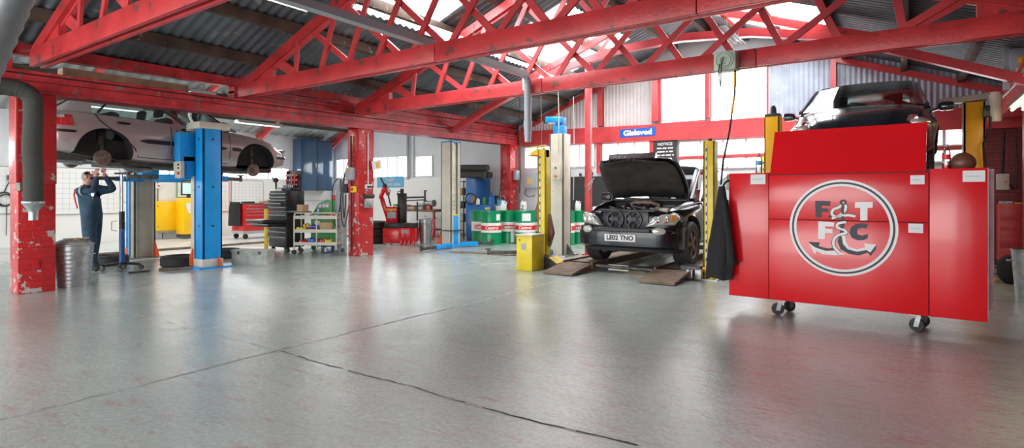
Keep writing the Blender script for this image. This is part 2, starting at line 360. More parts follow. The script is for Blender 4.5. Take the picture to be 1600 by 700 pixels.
# ------------------------------------------------------------------ roofs
SKY = [(-7.2, -5.3, 5.9, 7.55), (-7.2, -5.3, 9.35, 12.5), (-3.2, -1.15, 10.6, 13.1)]
def roof():
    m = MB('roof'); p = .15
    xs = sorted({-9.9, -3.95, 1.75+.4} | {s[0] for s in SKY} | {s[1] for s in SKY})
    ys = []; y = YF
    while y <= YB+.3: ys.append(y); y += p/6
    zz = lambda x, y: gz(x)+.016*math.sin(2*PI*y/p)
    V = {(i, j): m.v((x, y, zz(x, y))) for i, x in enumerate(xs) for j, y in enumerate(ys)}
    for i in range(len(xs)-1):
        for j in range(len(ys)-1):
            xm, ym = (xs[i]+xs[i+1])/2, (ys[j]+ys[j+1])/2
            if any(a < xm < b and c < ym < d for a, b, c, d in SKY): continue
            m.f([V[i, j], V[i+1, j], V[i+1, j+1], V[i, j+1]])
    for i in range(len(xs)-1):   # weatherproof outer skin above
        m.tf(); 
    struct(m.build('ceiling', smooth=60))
    for n, (a, b, c, d) in enumerate(SKY):
        m = MB('sky'); k = int((d-c)/(p/6)); pr = None
        for j in range(k+1):
            y = c+(d-c)*j/k; cur = (m.v((a, y, zz(a, y)+.012)), m.v((b, y, zz(b, y)+.012)))
            if pr: m.f([pr[0], pr[1], cur[1], cur[0]])
            pr = cur
        struct(m.build('window_%d' % (n+1), smooth=60))
    m = MB('rooflight'); ys = []; y = YF
    while y <= YB+.3: ys.append(y); y += .3/6
    g2 = lambda x: 3.42+.36*(4.3-abs(x+14.1))
    pr = None
    for y in ys:
        cur = [m.v((x, y, g2(x)+.03*math.sin(2*PI*y/.3))) for x in (XL-.2, -14.1, -9.7)]
        if pr: m.f([pr[0], cur[0], cur[1], pr[1]]); m.f([pr[1], cur[1], cur[2], pr[2]])
        pr = cur
    struct(m.build('ceiling_left', smooth=60))
roof()
k = 0
for x in (-8.87, -7.87, -6.83, -5.8, -4.75, -3.05, -2.05, -1.05, 0, .9):
    s = 'left' if x < -4 else 'right'; z = gz(x)-.10
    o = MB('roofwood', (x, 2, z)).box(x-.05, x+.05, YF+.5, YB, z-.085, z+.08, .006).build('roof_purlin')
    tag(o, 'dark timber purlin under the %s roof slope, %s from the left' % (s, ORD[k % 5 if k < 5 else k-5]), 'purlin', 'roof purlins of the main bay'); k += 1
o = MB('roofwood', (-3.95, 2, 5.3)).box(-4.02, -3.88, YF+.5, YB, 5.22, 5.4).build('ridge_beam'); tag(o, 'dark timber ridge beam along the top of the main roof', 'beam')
for k, x in enumerate((-17.2, -16.1, -15.0, -13.2, -12.1, -11.0)):
    z = 3.42+.36*(4.3-abs(x+14.1))-.12
    o = MB('roofwood', (x, 2, z)).box(x-.05, x+.05, YF+.5, YB, z-.08, z+.08).build('roof_purlin'); tag(o, 'dark timber purlin under the left bay roof, %s from the left wall' % ORD[k], 'purlin', 'roof purlins of the left bay')
# ------------------------------------------------------------------ trusses
SB = [(-7.89, .15), (-7.24, .42), (-6.61, .48), (-6.0, .6), (-5.3, .66), (-4.65, .82), (-3.92, .98), (-3.12, 1.15), (-2.3, 1.28), (-1.3, 1.45), (-.05, 1.8)]
def truss(Y, lab, z0=3.0):
    r = thing('roof_truss', lab, 'roof truss', (XA, Y, z0), 0, 'red lattice roof trusses'); off = (XA, Y, z0)
    XE = 1.6
    m = MB('red', off)
    for a, b in ((-9.5, -4.9), (-4.89, -1.6), (-1.59, XE)): m.box(a, b, Y-.085, Y-.03, z0, z0+.23, .004)
    m.box(-9.5, XE, Y+.03, Y+.085, z0, z0+.23, .004); m.use('dwin').box(-9.5, XE, Y-.03, Y+.03, z0+.05, z0+.2); m.build('bottom_chord', r)
    for s in (0, 1):
        X = lambda x: x if not s else -7.9-x
        m = MB('red', off); m.beam((X(-9.45), Y, z0+.16), (X(-3.95), Y, z0+.16+.37*5.5), .16, .15); m.build('rafter', r)
        m = MB('redsmooth', off); m.beam((X(-9.0), Y, z0+.24), (X(-3.95), Y, z0+.05+.37*5.5), .05, .05); m.build('rafter_strip', r)
        m = MB('red', off); m.prism([(X(-9.4), z0+.2), (X(-8.55), z0+.2), (X(-8.55), z0+.42), (X(-9.3), z0+.2)], lambda x, z, d: (x, d, z), Y-.05, Y+.05); m.build('gusset_plate', r)
        for bx, sl in SB:
            x0, zz0 = bx, z0+.2
            h1 = (.37*(bx+9.5)-.1)/(1-.37*sl) if sl*.37 < .95 else 99
            h2 = (.37*(1.6-bx)-.1)/(1+.37*sl); h = min(h1, h2)
            if h < .1: continue
            yy = Y-.045+.05*s
            MB('redsmooth', off).beam((X(x0), yy, zz0), (X(x0+sl*h), yy, zz0+h), .035, .085, up=(0, 1, 0)).build('lattice_brace', r, 0) if 0 else MB('redsmooth', off).beam((X(x0), yy, zz0), (X(x0+sl*h), yy, zz0+h), .085, .035, up=(0, 1, 0)).build('lattice_brace', r, 0)
    for bx, sl in ((-8.63, -1.1), ):
        for X in (lambda x: x, lambda x: -7.9-x):
            MB('redsmooth', off).beam((X(-8.5), Y, z0+.47), (X(-8.0), Y, z0+.22), .075, .03, up=(0, 1, 0)).build('lattice_brace', r, 0)
    return r
truss(2.55, 'red lattice roof truss nearest the camera, crossing the top left corner')
truss(5.39, 'red lattice roof truss crossing the middle of the ceiling, second from the camera')
truss(7.97, 'red lattice roof truss carrying the pale hose reel, third from the camera')
r = thing('roof_truss', 'red arched roof truss near the back wall, without a bottom chord', 'roof truss', (XA, 11, 3.05), 0, 'red lattice roof trusses')
AP = [(-9.45, 3.05), (-8.4, 3.5), (-7.3, 3.9), (-6.2, 4.22), (-5.0, 4.42), (-3.6, 4.47), (-2.3, 4.36), (-1.1, 4.1), (-.2, 3.75), (1.6, 2.98)]
m = MB('redsmooth', (XA, 11, 3.05))
P_ = [(x, z) for x, z in AP]; m.prism(P_+[(x, z-.15) for x, z in P_[::-1]], lambda x, z, d: (x, d, z), 10.93, 11.07); m.build('arched_rib', r)
for s in (0, 1):
    X = (lambda x: x) if not s else (lambda x: -7.9-x)
    m = MB('red', (XA, 11, 3.05)); m.beam((X(-7.6), 11.0, 3.85), (X(-3.95), 11.0, 5.16), .1, .14); m.build('rafter', r)
    m = MB('redsmooth', (XA, 11, 3.05)); m.beam((X(-5.4), 11.0, 4.35), (X(-5.0), 11.0, 4.78), .06, .05); m.build('lattice_brace', r)
# second-bay rafters and knee braces on the far left
for k, y in enumerate((5.4, 8.1, 10.9, 13.88)):
    r = thing('bay_rafter', 'red rafter and knee brace of the left bay, %s from the camera' % ORD[k], 'rafter', (XL, y, 3.4), 0, 'left bay rafters'); off = (XL, y, 3.4)
    MB('red', off).beam((XL+.02, y, 3.32), (-14.1, y, 4.84), .1, .14).beam((-14.1, y, 4.84), (-9.9, y, 3.34), .1, .14).build('rafter', r)
    MB('redsmooth', off).beam((XL+.02, y, 3.05), (XL+1.1, y, 3.66), .08, .09).build('knee_brace', r)
# ------------------------------------------------------------------ valley beam on brick pillars
bz = lambda y: 2.655+.0122*(y-2.2)
def slopebeam(m, x0, x1, ya, yb, za, zb):
    s = [[(x0, y, bz(y)+za), (x1, y, bz(y)+za), (x1, y, bz(y)+zb), (x0, y, bz(y)+zb)] for y in (ya, yb)]; m.loft(s)
r = thing('valley_beam', 'long red painted beam running over the three brick pillars', 'beam', (-9.65, 2.2, 2.65)); off = (-9.65, 2.2, 2.65)
m = MB('redpeel', off); slopebeam(m, -9.86, -9.52, -3, YB, 0, .25); m.build('lower_beam', r, 0)
m = MB('redpeel', off); slopebeam(m, -9.86, -9.46, -3, YB, .25, .285); m.build('ledge', r, 0)
m = MB('redpeel', off); slopebeam(m, -9.86, -9.50, -3, YB, .0, .03); slopebeam(m, -9.86, -9.505, -3, YB, .13, .15); m.build('bottom_flange', r, 0)
m = MB('dwin', off); slopebeam(m, -9.7, -9.515, -3, YB, .15, .16); slopebeam(m, -9.7, -9.515, -3, YB, .237, .25); m.build('dark_joint', r, 0)
m = MB('redpeel', off); slopebeam(m, -9.80, -9.6, 5.3, YB, .285, .50); slopebeam(m, -9.80, -9.56, 5.3, YB, .40, .43); m.build('upper_beam', r, 0)
m = MB('redpeel', off); slopebeam(m, -9.72, -9.58, 2.2, 5.4, .50, .66); slopebeam(m, -9.72, -9.58, 5.4, YB, .52, .72); slopebeam(m, -9.86, -9.52, -3, 2.3, .285, .68); m.build('wall_plate', r, 0)
m = MB('timber', off); slopebeam(m, -9.95, -9.74, 2.9, 4.6, .30, .44); m.build('packing_board', r, 0, 'bare timber packing board'); 
m = MB('redpeel', off)
for y in (7.9, 13.5): m.box(-9.84, -9.62, y-.15, y+.15, bz(y)+.28, bz(y)+.52)
m.build('packing_block', r, 0)
def pillar(y, lab, peel='brick'):
    r = thing('brick_pillar', lab, 'pillar', (-9.67, y+.2, 0), 0, 'red brick pillars'); off = (-9.67, y+.2, 0)
    m = MB(peel, off).box(-9.84, -9.5, y, y+.4, .0, bz(y)+.0, .008); m.build('brick_shaft', r, 30)
    m = MB(peel, off).box(-9.85, -9.49, y-.01, y+.41, 1.45, bz(y)-.01, .01); m.build('upper_shaft', r, 30)
    return r
p1 = pillar(2.35, 'flaking red brick pillar nearest the camera, behind the dark hanging hose')
p2 = pillar(7.95, 'flaking red brick pillar in the middle, hung with switches and a telephone')
p3 = pillar(13.55, 'red brick pillar at the back wall beside the green barrels')
MB('brick', (-9.67, 2.55, 0)).box(-9.62, -9.47, 2.36, 2.42, 1.38, 1.45).box(-9.5, -9.47, 2.5, 2.56, .33, .44).build('projecting_brick', p1, 0)
# ------------------------------------------------------------------ windows
NW = [3]
def window(name_lab, panes, frame, y=None, x=None, hz=.03, mat_='win', fr='whitetrim'):
    """panes: (a0, a1, z0, z1) rectangles; frame: outer rectangle; on plane y=const (or x=const)"""
    NW[0] += 1; n = NW[0]
    P = (lambda a, z, d: (a, y-d, z)) if y is not None else (lambda a, z, d: (x+d, a, z))
    a0, a1, z0, z1 = frame; loc = P((a0+a1)/2, z0, 0)
    m = MB(mat_, loc)
    for q in panes: m.f([m.v(P(q[0], q[2], .012)), m.v(P(q[1], q[2], .012)), m.v(P(q[1], q[3], .012)), m.v(P(q[0], q[3], .012))])
    o = struct(m.build('window_%d' % n, smooth=0))
    m = MB(fr, loc)
    def bar(b0, b1, c0, c1):
        p, q = P(b0, c0, .0), P(b1, c1, .045); m.box(min(p[0], q[0]), max(p[0], q[0]), min(p[1], q[1]), max(p[1], q[1]), c0, c1)
    t = .035; zs = sorted({(q[2], q[3]) for q in panes})
    bar(a0-t, a1+t, z0-t, z0); bar(a0-t, a1+t, z1, z1+t); bar(a0-t, a0, z0, z1); bar(a1, a1+t, z0, z1)
    ed = sorted(panes)
    for q, s in zip(ed, ed[1:]):
        if s[0] > q[1]+.001: bar(q[1], s[0], z0, z1)
    f = m.build('window_frame', o, 0); f.location = (0, 0, 0)
    return o
def row(a0, a1, n, z0, z1, g=.06):
    w = (a1-a0+g)/n; return [(a0+i*w, a0+i*w+w-g, z0, z1) for i in range(n)]
window('', row(-5.12, -4.03, 1, 3.16, 4.30), (-5.12, -4.03, 3.16, 4.30), y=YB+.03, fr='redsmooth')
window('', row(-3.88, -2.62, 1, 3.12, 4.30), (-3.88, -2.62, 3.12, 4.30), y=YB+.03, fr='redsmooth')
window('', row(-9.3, -7.05, 5, 2.12, 2.70), (-9.3, -7.05, 2.12, 2.70), y=YB)
window('', row(-6.75, -5.42, 3, 2.12, 2.68), (-6.75, -5.42, 2.12, 2.68), y=YB)
window('', row(-4.62, 1.15, 11, 2.30, 2.62), (-4.62, 1.15, 2.30, 2.62), y=YB)
window('', row(-4.62, 1.15, 11, 1.98, 2.18), (-4.62, 1.15, 1.98, 2.18), y=YB)
window('', row(-18.15, -17.3, 2, 1.95, 2.66), (-18.15, -17.3, 1.95, 2.66), y=YB+.06)
window('', row(-16.3, -14.33, 4, 1.95, 2.66), (-16.3, -14.33, 1.95, 2.66), y=YB+.06)
window('', row(-13.88, -13.15, 1, 1.97, 2.62), (-13.88, -13.15, 1.97, 2.62), y=YB+.06)
window('', row(7.3, 12.1, 6, 1.88, 2.24), (7.3, 12.1, 1.88, 2.24), x=XL-.03)
window('', row(-3.0, 2.6, 6, 1.88, 2.6), (-3.0, 2.6, 1.88, 2.6), x=XL-.03)
# ------------------------------------------------------------------ steelwork of the back wall
gb = lambda x: 2.775-.020*(x+9.0)
r = thing('wall_beam', 'wide red beam across the back wall above the low windows', 'beam', (-3.9, YB, 2.7)); off = (-3.9, YB, 2.7)
m = MB('redsmooth', off); m.loft([[(x, YB-.14, gb(x)), (x, YB+.02, gb(x)), (x, YB+.02, gb(x)+.42), (x, YB-.14, gb(x)+.42)] for x in (XA+.02, XR-.02)]); m.build('beam_face', r, 0)
for k, (x, w) in enumerate(((-6.84, .13), (-5.28, .16), (-3.95, .1), (-1.26, .1))):
    o = MB('redsmooth', (x, YB, 3.1)).box(x-w/2, x+w/2, YB-.1, YB+.05, 3.2, 4.32).build('gable_post'); tag(o, 'red upright post in the gable wall, %s from the left' % ORD[k], 'post', 'gable posts')
r = thing('gable_rails', 'red horizontal and sloping rails framing the gable cladding', 'rail', (-3.9, YB, 4.3)); off = (-3.9, YB, 4.3)
MB('redsmooth', off).box(-6.6, -1.2, YB-.08, YB+.03, 4.32, 4.44).build('top_rail', r, 0)
MB('redsmooth', off).beam((-9.45, YB-.04, 3.24), (-6.5, YB-.04, 4.40), .1, .12).build('sloping_rail', r, 0)
MB('redsmooth', off).beam((1.7, YB-.04, 3.2), (-1.3, YB-.04, 4.28), .1, .12).build('sloping_rail', r, 0)
for k, x in enumerate((-6.87, -5.37)):
    o = MB('redsmooth', (x, YB-.04, 1.9)).box(x-.06, x+.06, YB-.09, YB-.005, 1.9, 2.76).build('window_post'); tag(o, 'short red post between the low back windows, %s' % ('left one' if k == 0 else 'beside the black notice board'), 'post', 'window posts')
o = MB('redsmooth', (-1.7, YB, 2.2)).box(-4.66, 1.2, YB-.07, YB+.0, 2.20, 2.27).build('window_rail'); tag(o, 'thin red rail between the two rows of low windows', 'rail')
r = thing('steel_post', 'slender bright red steel post left of the open bonnet', 'post', (-5.63, 11.0, 0))
MB('redsmooth', (-5.63, 11, 0)).box(-5.70, -5.57, 10.95, 11.05, 0, 4.22, .005).build('post_shaft', r); MB('redsmooth', (-5.63, 11, 0)).box(-5.75, -5.51, 10.91, 11.09, 0, .02).build('base_plate', r)
r = thing('valley_beam', 'red painted beam along the right side carrying the truss ends', 'beam', (1.6, 2.2, 2.75)); off = (1.6, 2.2, 2.75)
MB('redpeel', off).box(1.45, 1.80, -3, YB, 2.75, 3.05).build('lower_beam', r, 0); MB('redpeel', off).box(1.50, 1.72, -3, YB, 3.05, 3.38).build('upper_beam', r, 0); MB('cream', off).cyl((1.43, 3, 3.06), (1.43, YB, 3.02), .018, seg=8).build('conduit', r)
r = thing('corner_post', 'dark red brick pier in the right corner', 'pillar', (1.72, 12.6, 0))
MB('brickdark', (1.72, 12.6, 0)).box(1.66, 1.94, 12.6, 12.9, 0, 2.75).build('post_shaft', r)
# ================================================================== VEHICLES
def catmull(P, t):
    n = len(P); i = min(max(int(t), 0), n-2); u = t-i
    p0, p1, p2, p3 = P[max(i-1, 0)], P[i], P[i+1], P[min(i+2, n-1)]
    return [.5*((2*b)+(-a+c)*u+(2*a-5*b+4*c-d)*u*u+(-a+3*b-3*c+d)*u**3) for a, b, c, d in zip(p0, p1, p2, p3)]
def resample(st, k=4):
    out = []
    for i in range(len(st)-1):
        for j in range(k): out.append(catmull(st, i+j/k))
    out.append(list(st[-1])); return out
# station: y, wb, wm, ws, zb, zm, zs, zc   (front is +y)
def sec(s):
    y, wb, wm, ws, zb, zm, zs, zc = s
    h = [(0, zb), (wb*.8, zb), (wb, zb+.03), (wm-.015, zb+.12), (wm, zm), (wm-.004, zm+(zs-zm)*.4), (ws+(wm-ws)*.35, zm+(zs-zm)*.8), (ws, zs), (ws-.05, zs+(zc-zs)*.45), (ws*.72, zs+(zc-zs)*.78), (ws*.38, zs+(zc-zs)*.96), (0, zc)]
    return [(x, y, z) for x, z in h] + [(-x, y, z) for x, z in h[-2:0:-1]]
def side_at(ST, y, z):
    for a, b in zip(ST, ST[1:]):
        if a[0] <= y <= b[0]:
            u = (y-a[0])/(b[0]-a[0]); s = [p+(q-p)*u for p, q in zip(a, b)]; h = sec(s)[2:9]
            for (x0, _, z0), (x1, _, z1) in zip(h, h[1:]):
                if z0 <= z <= z1: return x0+(x1-x0)*(z-z0)/max(1e-5, z1-z0)
            return s[2]
    return ST[0][2]
def boolean(bodymb, cutmb, name):
    a = bpy.data.objects.new('a', bodymb.mesh('a', 0)); b = bpy.data.objects.new('b', cutmb.mesh('b', 0)); C.objects.link(a); C.objects.link(b)
    md = a.modifiers.new('b', 'BOOLEAN'); md.operation = 'DIFFERENCE'; md.object = b; md.solver = 'EXACT'; md.use_self = True
    try: md.material_mode = 'TRANSFER'
    except Exception: pass
    dg = bpy.context.evaluated_depsgraph_get(); me = bpy.data.meshes.new_from_object(a.evaluated_get(dg)); me.name = name
    for o in (a, b): m_ = o.data; bpy.data.objects.remove(o)
    for p in me.polygons: p.use_smooth = True
    me.set_sharp_from_angle(angle=math.radians(35))
    return me
def addmesh(name, me, parent):
    o = bpy.data.objects.new(name, me); C.objects.link(o); o.parent = parent; return o
def carbody(root, stations, paint, wheels, rw, arch_z, cabin=None, bay=None):
    ST = resample(stations, 5); m = MB(paint); m.loft([sec(s) for s in ST])
    c = MB('well')
    for wy in wheels:
        for sx in (-1, 1):
            c.lathe([(0, -.2), (rw, -.2), (rw, .26), (0, .26)], (sx*.80, wy, arch_z), 'x', 40)
    c2 = [c]
    if cabin: c.use('seat').box(-cabin[0], cabin[0], cabin[1], cabin[2], cabin[3], 3)
    if bay: c.use('well').box(-bay[0], bay[0], bay[1], bay[2], bay[3], 3)
    me = boolean(m, c, 'body'); names = [k.name for k in me.materials]
    o = addmesh('body_shell', me, root); return ST, o
def greenhouse(root, G, paint, glass, pillars, roofrange, tint=None):
    """G stations: y, wb, zb, wr, zr ; roof painted between roofrange"""
    R = resample(G, 4)
    def s(a):
        y, wb, zb, wr, zr = a; h = zr-zb
        return [(wb, y, zb), (wb+(wr-wb)*.45, y, zb+h*.5), (wr, y, zb+h*.88), (wr-.07, y, zb+h*.97), (wr*.5, y, zr+.008*min(1, h*3)), (0, y, zr+.014*min(1, h*3))]
    roof = MB(paint); gl = MB(glass); rear = MB(glass); shell = {}; side = {}
    for a, b in zip(R, R[1:]):
        ym = (a[0]+b[0])/2
        for sx in (1, -1):
            A = [(sx*x, y, z) for x, y, z in s(a)]; B = [(sx*x, y, z) for x, y, z in s(b)]
            for i in range(5):
                top = i >= 2
                if top: mb = roof if roofrange[0] <= ym <= roofrange[1] else (gl if ym > 0 else rear)
                else:
                    k_ = [n for n, (p, q) in enumerate(pillars) if p <= ym <= q]
                    mb = shell.setdefault((sx, k_[0]), MB(paint)) if k_ else side.setdefault((sx, sum(ym > q for p, q in pillars)), MB(glass))
                if top and i == 2 : mb = roof
                mb.f([mb.v(A[i]), mb.v(A[i+1]), mb.v(B[i+1]), mb.v(B[i])])
    for mb in [roof, gl, rear]+list(shell.values())+list(side.values()): bmesh.ops.remove_doubles(mb.bm, verts=mb.bm.verts, dist=.0005)
    roof.build('roof_panel', root, 60); gl.build('windscreen', root, 60); rear.build('rear_window', root, 60); [m_.build('window_pillar', root, 60) for m_ in shell.values()]; [m_.build('side_glass', root, 60) for m_ in side.values()]
    for sx in (1, -1):
        pts = [(sx*(a[3]+.004), a[0], s(a)[2][2]) for a in R if a[0] >= roofrange[1]-.05 and s(a)[2][2]-a[2] > .02]
        if len(pts) > 1: MB(paint).tube(pts, .028, 8).build('windscreen_pillar', root)
    return R
def groove(ST, pts, r=.009, sx=1, m='dwin', off=.001):
    mb = MB(m); mb.tube([(sx*(side_at(ST, y, z)+off), y, z) for y, z in pts], r, 6); return mb
def sidestrip(ST, y0, y1, z0, z1, m, sx=1, th=.015, n=14, rnd=.0):
    mb = MB(m); secs = []
    for i in range(n+1):
        y = y0+(y1-y0)*i/n; e = min(i, n-i)/n*14; k = min(1, .35+e) if rnd else 1; zc = (z0+z1)/2; h = (z1-z0)/2*k
        xa, xb = side_at(ST, y, zc-h), side_at(ST, y, zc+h)
        secs.append([(sx*(xa-.02), y, zc-h), (sx*(xa+th), y, zc-h*.8), (sx*(xb+th), y, zc+h*.8), (sx*(xb-.02), y, zc+h)])
    mb.loft(secs); return mb
def wheel(parent, c, sx, R=.36, w=.24, rim='rust', spokes=5, name='wheel', tyre=True):
    m = MB('rubber'); x0 = c[0]
    pr = [(R*.66, -w*.42), (R*.80, -w*.5), (R*.95, -w*.47), (R, -w*.36)]
    for k in range(4): a = -w*.3+k*w*.16; pr += [(R, a), (R, a+w*.1), (R-.008, a+w*.11), (R-.008, a+w*.15)]
    pr += [(R, w*.36), (R*.95, w*.47), (R*.80, w*.5), (R*.66, w*.42)]
    m.lathe(pr, c, 'x', 40); t = m.build(name, parent)
    m = MB(rim); m.lathe([(R*.66, -w*.45), (R*.62, -w*.4), (R*.62, w*.4), (R*.68, w*.46), (R*.64, w*.40)], c, 'x', 36)
    xo = c[0]+sx*w*.36
    m.lathe([(0, -.02), (.05, -.02), (.055, .02), (0, .03)], (xo, c[1], c[2]), 'x', 16)
    for k in range(spokes):
        for da in (-.13, .13):
            a = 2*PI*k/spokes; m.beam((xo, c[1]+.04*math.cos(a), c[2]+.04*math.sin(a)), (xo-sx*.01, c[1]+R*.64*math.cos(a+da), c[2]+R*.64*math.sin(a+da)), .03, .028, up=(1, 0, 0))
    m.build('rim', t); return t
def hub(parent, c, sx, R=.13):
    m = MB('rust'); m.lathe([(0, -.05), (R*.9, -.05), (R, -.02), (R, .03), (R*.55, .035), (R*.52, .055), (R*.25, .06), (R*.22, .09), (0, .09)] if sx > 0 else [(0, .05), (R*.9, .05), (R, .02), (R, -.03), (R*.55, -.035), (R*.5, -.06), (0, -.06)], c, 'x', 28)
    for k in range(4): a = PI/4+k*PI/2; m.cyl((c[0]+sx*.03, c[1]+.055*math.cos(a), c[2]+.055*math.sin(a)), (c[0]+sx*.075, c[1]+.055*math.cos(a), c[2]+.055*math.sin(a)), .009, seg=8)
    m.use('dsteel').cyl(c, (c[0]-sx*.35, c[1], c[2]+.03), .035); return m.build('brake_hub', parent)
# ---------------------------------------------------------------- silver hatchback raised on the blue lift (front towards +y)
CX_, CY_, CZ_ = -11.68, 5.09, 1.66
car = thing('silver_car', 'pinkish silver saloon car raised high on the blue two-post lift with its wheels off', 'car', (CX_, CY_, CZ_)); car.rotation_euler[0] = math.radians(-1.2)
st = [(-2.02, .50, .62, .50, .38, .50, .80, .86), (-1.96, .66, .78, .66, .34, .52, .88, .96), (-1.76, .74, .835, .74, .30, .55, .93, 1.0), (-1.3, .78, .85, .77, .24, .56, .94, .98), (-.6, .79, .85, .78, .20, .56, .93, .96), (.3, .79, .85, .78, .20, .56, .90, .94), (.85, .79, .85, .77, .20, .56, .87, .93), (1.5, .78, .84, .72, .22, .55, .80, .88), (1.9, .72, .79, .62, .26, .50, .70, .77), (2.1, .60, .68, .50, .30, .46, .60, .66), (2.19, .42, .50, .38, .34, .46, .54, .57)]
ST, _ = carbody(car, st, 'silver', (-1.29, 1.36), .41, .31, cabin=(.68, -1.35, .75, .55))
G = [(-1.92, .55, .93, .45, .95), (-1.75, .66, .955, .54, 1.12), (-1.35, .74, .955, .57, 1.36), (-.9, .765, .95, .58, 1.415), (-.2, .77, .94, .585, 1.425), (.15, .77, .93, .58, 1.40), (.6, .765, .91, .6, 1.15), (1.0, .74, .90, .66, .93)]
greenhouse(car, G, 'silver', 'glass', [(-2.1, -1.42), (-.38, -.28)], (-1.3, .15))
for sx in (1, -1):
    mb = groove(ST, [(-1.43, .94), (-1.36, .83), (-1.2, .70), (-.98, .55), (-.86, .42), (-.80, .28)], sx=sx); mb.tube([(sx*(side_at(ST, y, z)+.001), y, z) for y, z in [(-.80, .28), (-.3, .27), (.75, .27)]], .006, 6)
    mb.tube([(sx*(side_at(ST, -.28, z)+.001), -.28, z) for z in (.27, .4, .55, .7, .85, .93)], .006, 6); mb.tube([(sx*(side_at(ST, .78, z)+.001), .80-.03*abs(z-.6), z) for z in (.27, .4, .55, .7, .85)], .006, 6)
    mb.build('door_seam', car)
    sidestrip(ST, -.78, .72, .52, .605, 'black', sx, .018, rnd=1).build('rubbing_strip', car); sidestrip(ST, .84, 1.02, .52, .60, 'black', sx, .012, rnd=1).build('rubbing_strip', car)
    sidestrip(ST, -1.97, -1.70, .60, .65, 'black', sx, .014, rnd=1).build('bumper_strip', car); sidestrip(ST, 1.83, 2.12, .44, .49, 'black', sx, .012).build('bumper_strip', car)
    for y in (-1.02, .0): sidestrip(ST, y-.11, y+.09, .815, .862, 'black', sx, .022, 6, 1).build('door_handle', car)
    t = sidestrip(ST, -1.985, -1.74, .70, .91, 'tailred', sx, .012).build('tail_lamp', car); sidestrip(ST, -1.93, -1.84, .83, .89, 'lampglass', sx, .016, 8).build('lamp_window', t)
    sidestrip(ST, 1.86, 2.1, .56, .66, 'lampglass', sx, .012, 8).build('headlamp', car)
    MB('dwin').tube([(sx*.775, -1.40, .97), (sx*.69, -1.22, 1.2), (sx*.60, -1.05, 1.375), (sx*.595, -.2, 1.40), (sx*.60, .17, 1.375), (sx*.73, .86, .95)], .017, 6).build('window_seal', car)
    MB('silver').obox((sx*.88, .62, 1.0), (.16, .11, .12), (0, 0, 0), .03).build('door_mirror', car)
    for y in (-1.29, 1.36): hub(car, (sx*.70, y, .235 if y < 0 else .18), sx, .125)
    for y in (-1.29, 1.36):
        mb = MB('dsteel')
        mb.cyl((sx*.60, y+.02, .30), (sx*.55, y+.05, .66), .035).cyl((sx*.60, y, .45), (sx*.55, y+.03, .68), .06); mb.beam((sx*.66, y+.0, .18), (sx*.25, y+.18, .2), .07, .04); mb.beam((sx*.66, y-.02, .16), (sx*.3, y-.25, .22), .05, .03)
        for k in range(5): mb.lathe([(.05, -.008), (.065, 0), (.05, .008)], (sx*.575, y+.03, .42+k*.045), 'z', 14)
        mb.build('suspension', car)
mb = MB('under'); mb.box(-.66, .66, -1.0, 1.05, .14, .24, .02).box(-.5, .5, -2.05, -.95, .18, .34, .04).box(-.6, .6, 1.0, 1.85, .15, .3, .03); mb.cyl((-.55, -1.29, .22), (.55, -1.29, .22), .035)
mb.build('underbody', car)
mb = MB('steel'); mb.tube([(.2, 1.2, .15), (.2, 0, .13), (.1, -1.0, .15), (.35, -1.6, .2), (.42, -2.0, .26)], .028, 10).cyl((.3, -1.9, .24), (.3, -1.45, .2), .09); mb.sphere((.35, -.62, .10), (.12, .24, .07)); mb.build('exhaust_pipe', car)
MB('black').box(-.46, .46, -2.035, -2.0, .58, .70).use('bwhite').box(-.26, .26, -2.05, -2.03, .66, .77).build('number_plate', car)
for sx in (-.36, .36):
    MB('seat').obox((sx, -.25, .75), (.48, .16, .62), (-.15, 0, 0), .05).obox((sx, -.30, 1.16), (.26, .1, .18), (-.1, 0, 0), .04).obox((sx, .05, .45), (.48, .5, .16), (0, 0, 0), .05).build('seat', car)
MB('seat').obox((0, -1.12, .8), (1.2, .16, .5), (-.2, 0, 0), .05).box(-.6, .6, .55, .85, .6, .90, .04).build('seat', car)
# ---------------------------------------------------------------- black off-roader on the yellow four-post lift (its front faces -y: root turned half round)
SUVX, SUVY, SUVZ = -3.78, 10.78, .13
suv = thing('black_car', 'black off-roader with its bonnet open standing on the yellow drive-on ramps', 'car', (SUVX, SUVY, SUVZ), PI)
st = [(-2.28, .6, .70, .60, .50, .65, .95, 1.0), (-2.2, .74, .84, .74, .42, .65, 1.02, 1.05), (-1.5, .84, .92, .86, .32, .65, 1.06, 1.08), (-.5, .85, .92, .87, .30, .65, 1.06, 1.08), (.5, .85, .92, .86, .30, .65, 1.04, 1.10), (.9, .85, .92, .83, .30, .66, 1.02, 1.12), (1.4, .84, .91, .78, .32, .66, .98, 1.08), (1.8, .80, .88, .73, .33, .64, .91, 1.0), (1.93, .74, .83, .68, .33, .60, .87, .93), (2.0, .62, .72, .58, .34, .60, .85, .91), (2.04, .48, .58, .46, .36, .60, .83, .89), (2.06, .3, .4, .3, .38, .6, .80, .86)]
ST2, _ = carbody(suv, st, 'blackcar', (-1.44, 1.40), .435, .40, cabin=(.76, -2.0, .7, .7), bay=(.68, 1.0, 1.93, .62))
G = [(-2.22, .76, 1.03, .6, 1.3), (-2.1, .80, 1.06, .64, 1.62), (-1.7, .83, 1.06, .66, 1.72), (-.6, .84, 1.06, .68, 1.75), (.0, .84, 1.06, .67, 1.73), (.25, .83, 1.06, .66, 1.66), (.65, .82, 1.06, .70, 1.34), (.95, .80, 1.06, .74, 1.10)]
greenhouse(suv, G, 'blackcar', 'glass', [(-2.3, -1.95), (-1.2, -1.08), (-.25, -.15)], (-2.1, .12))
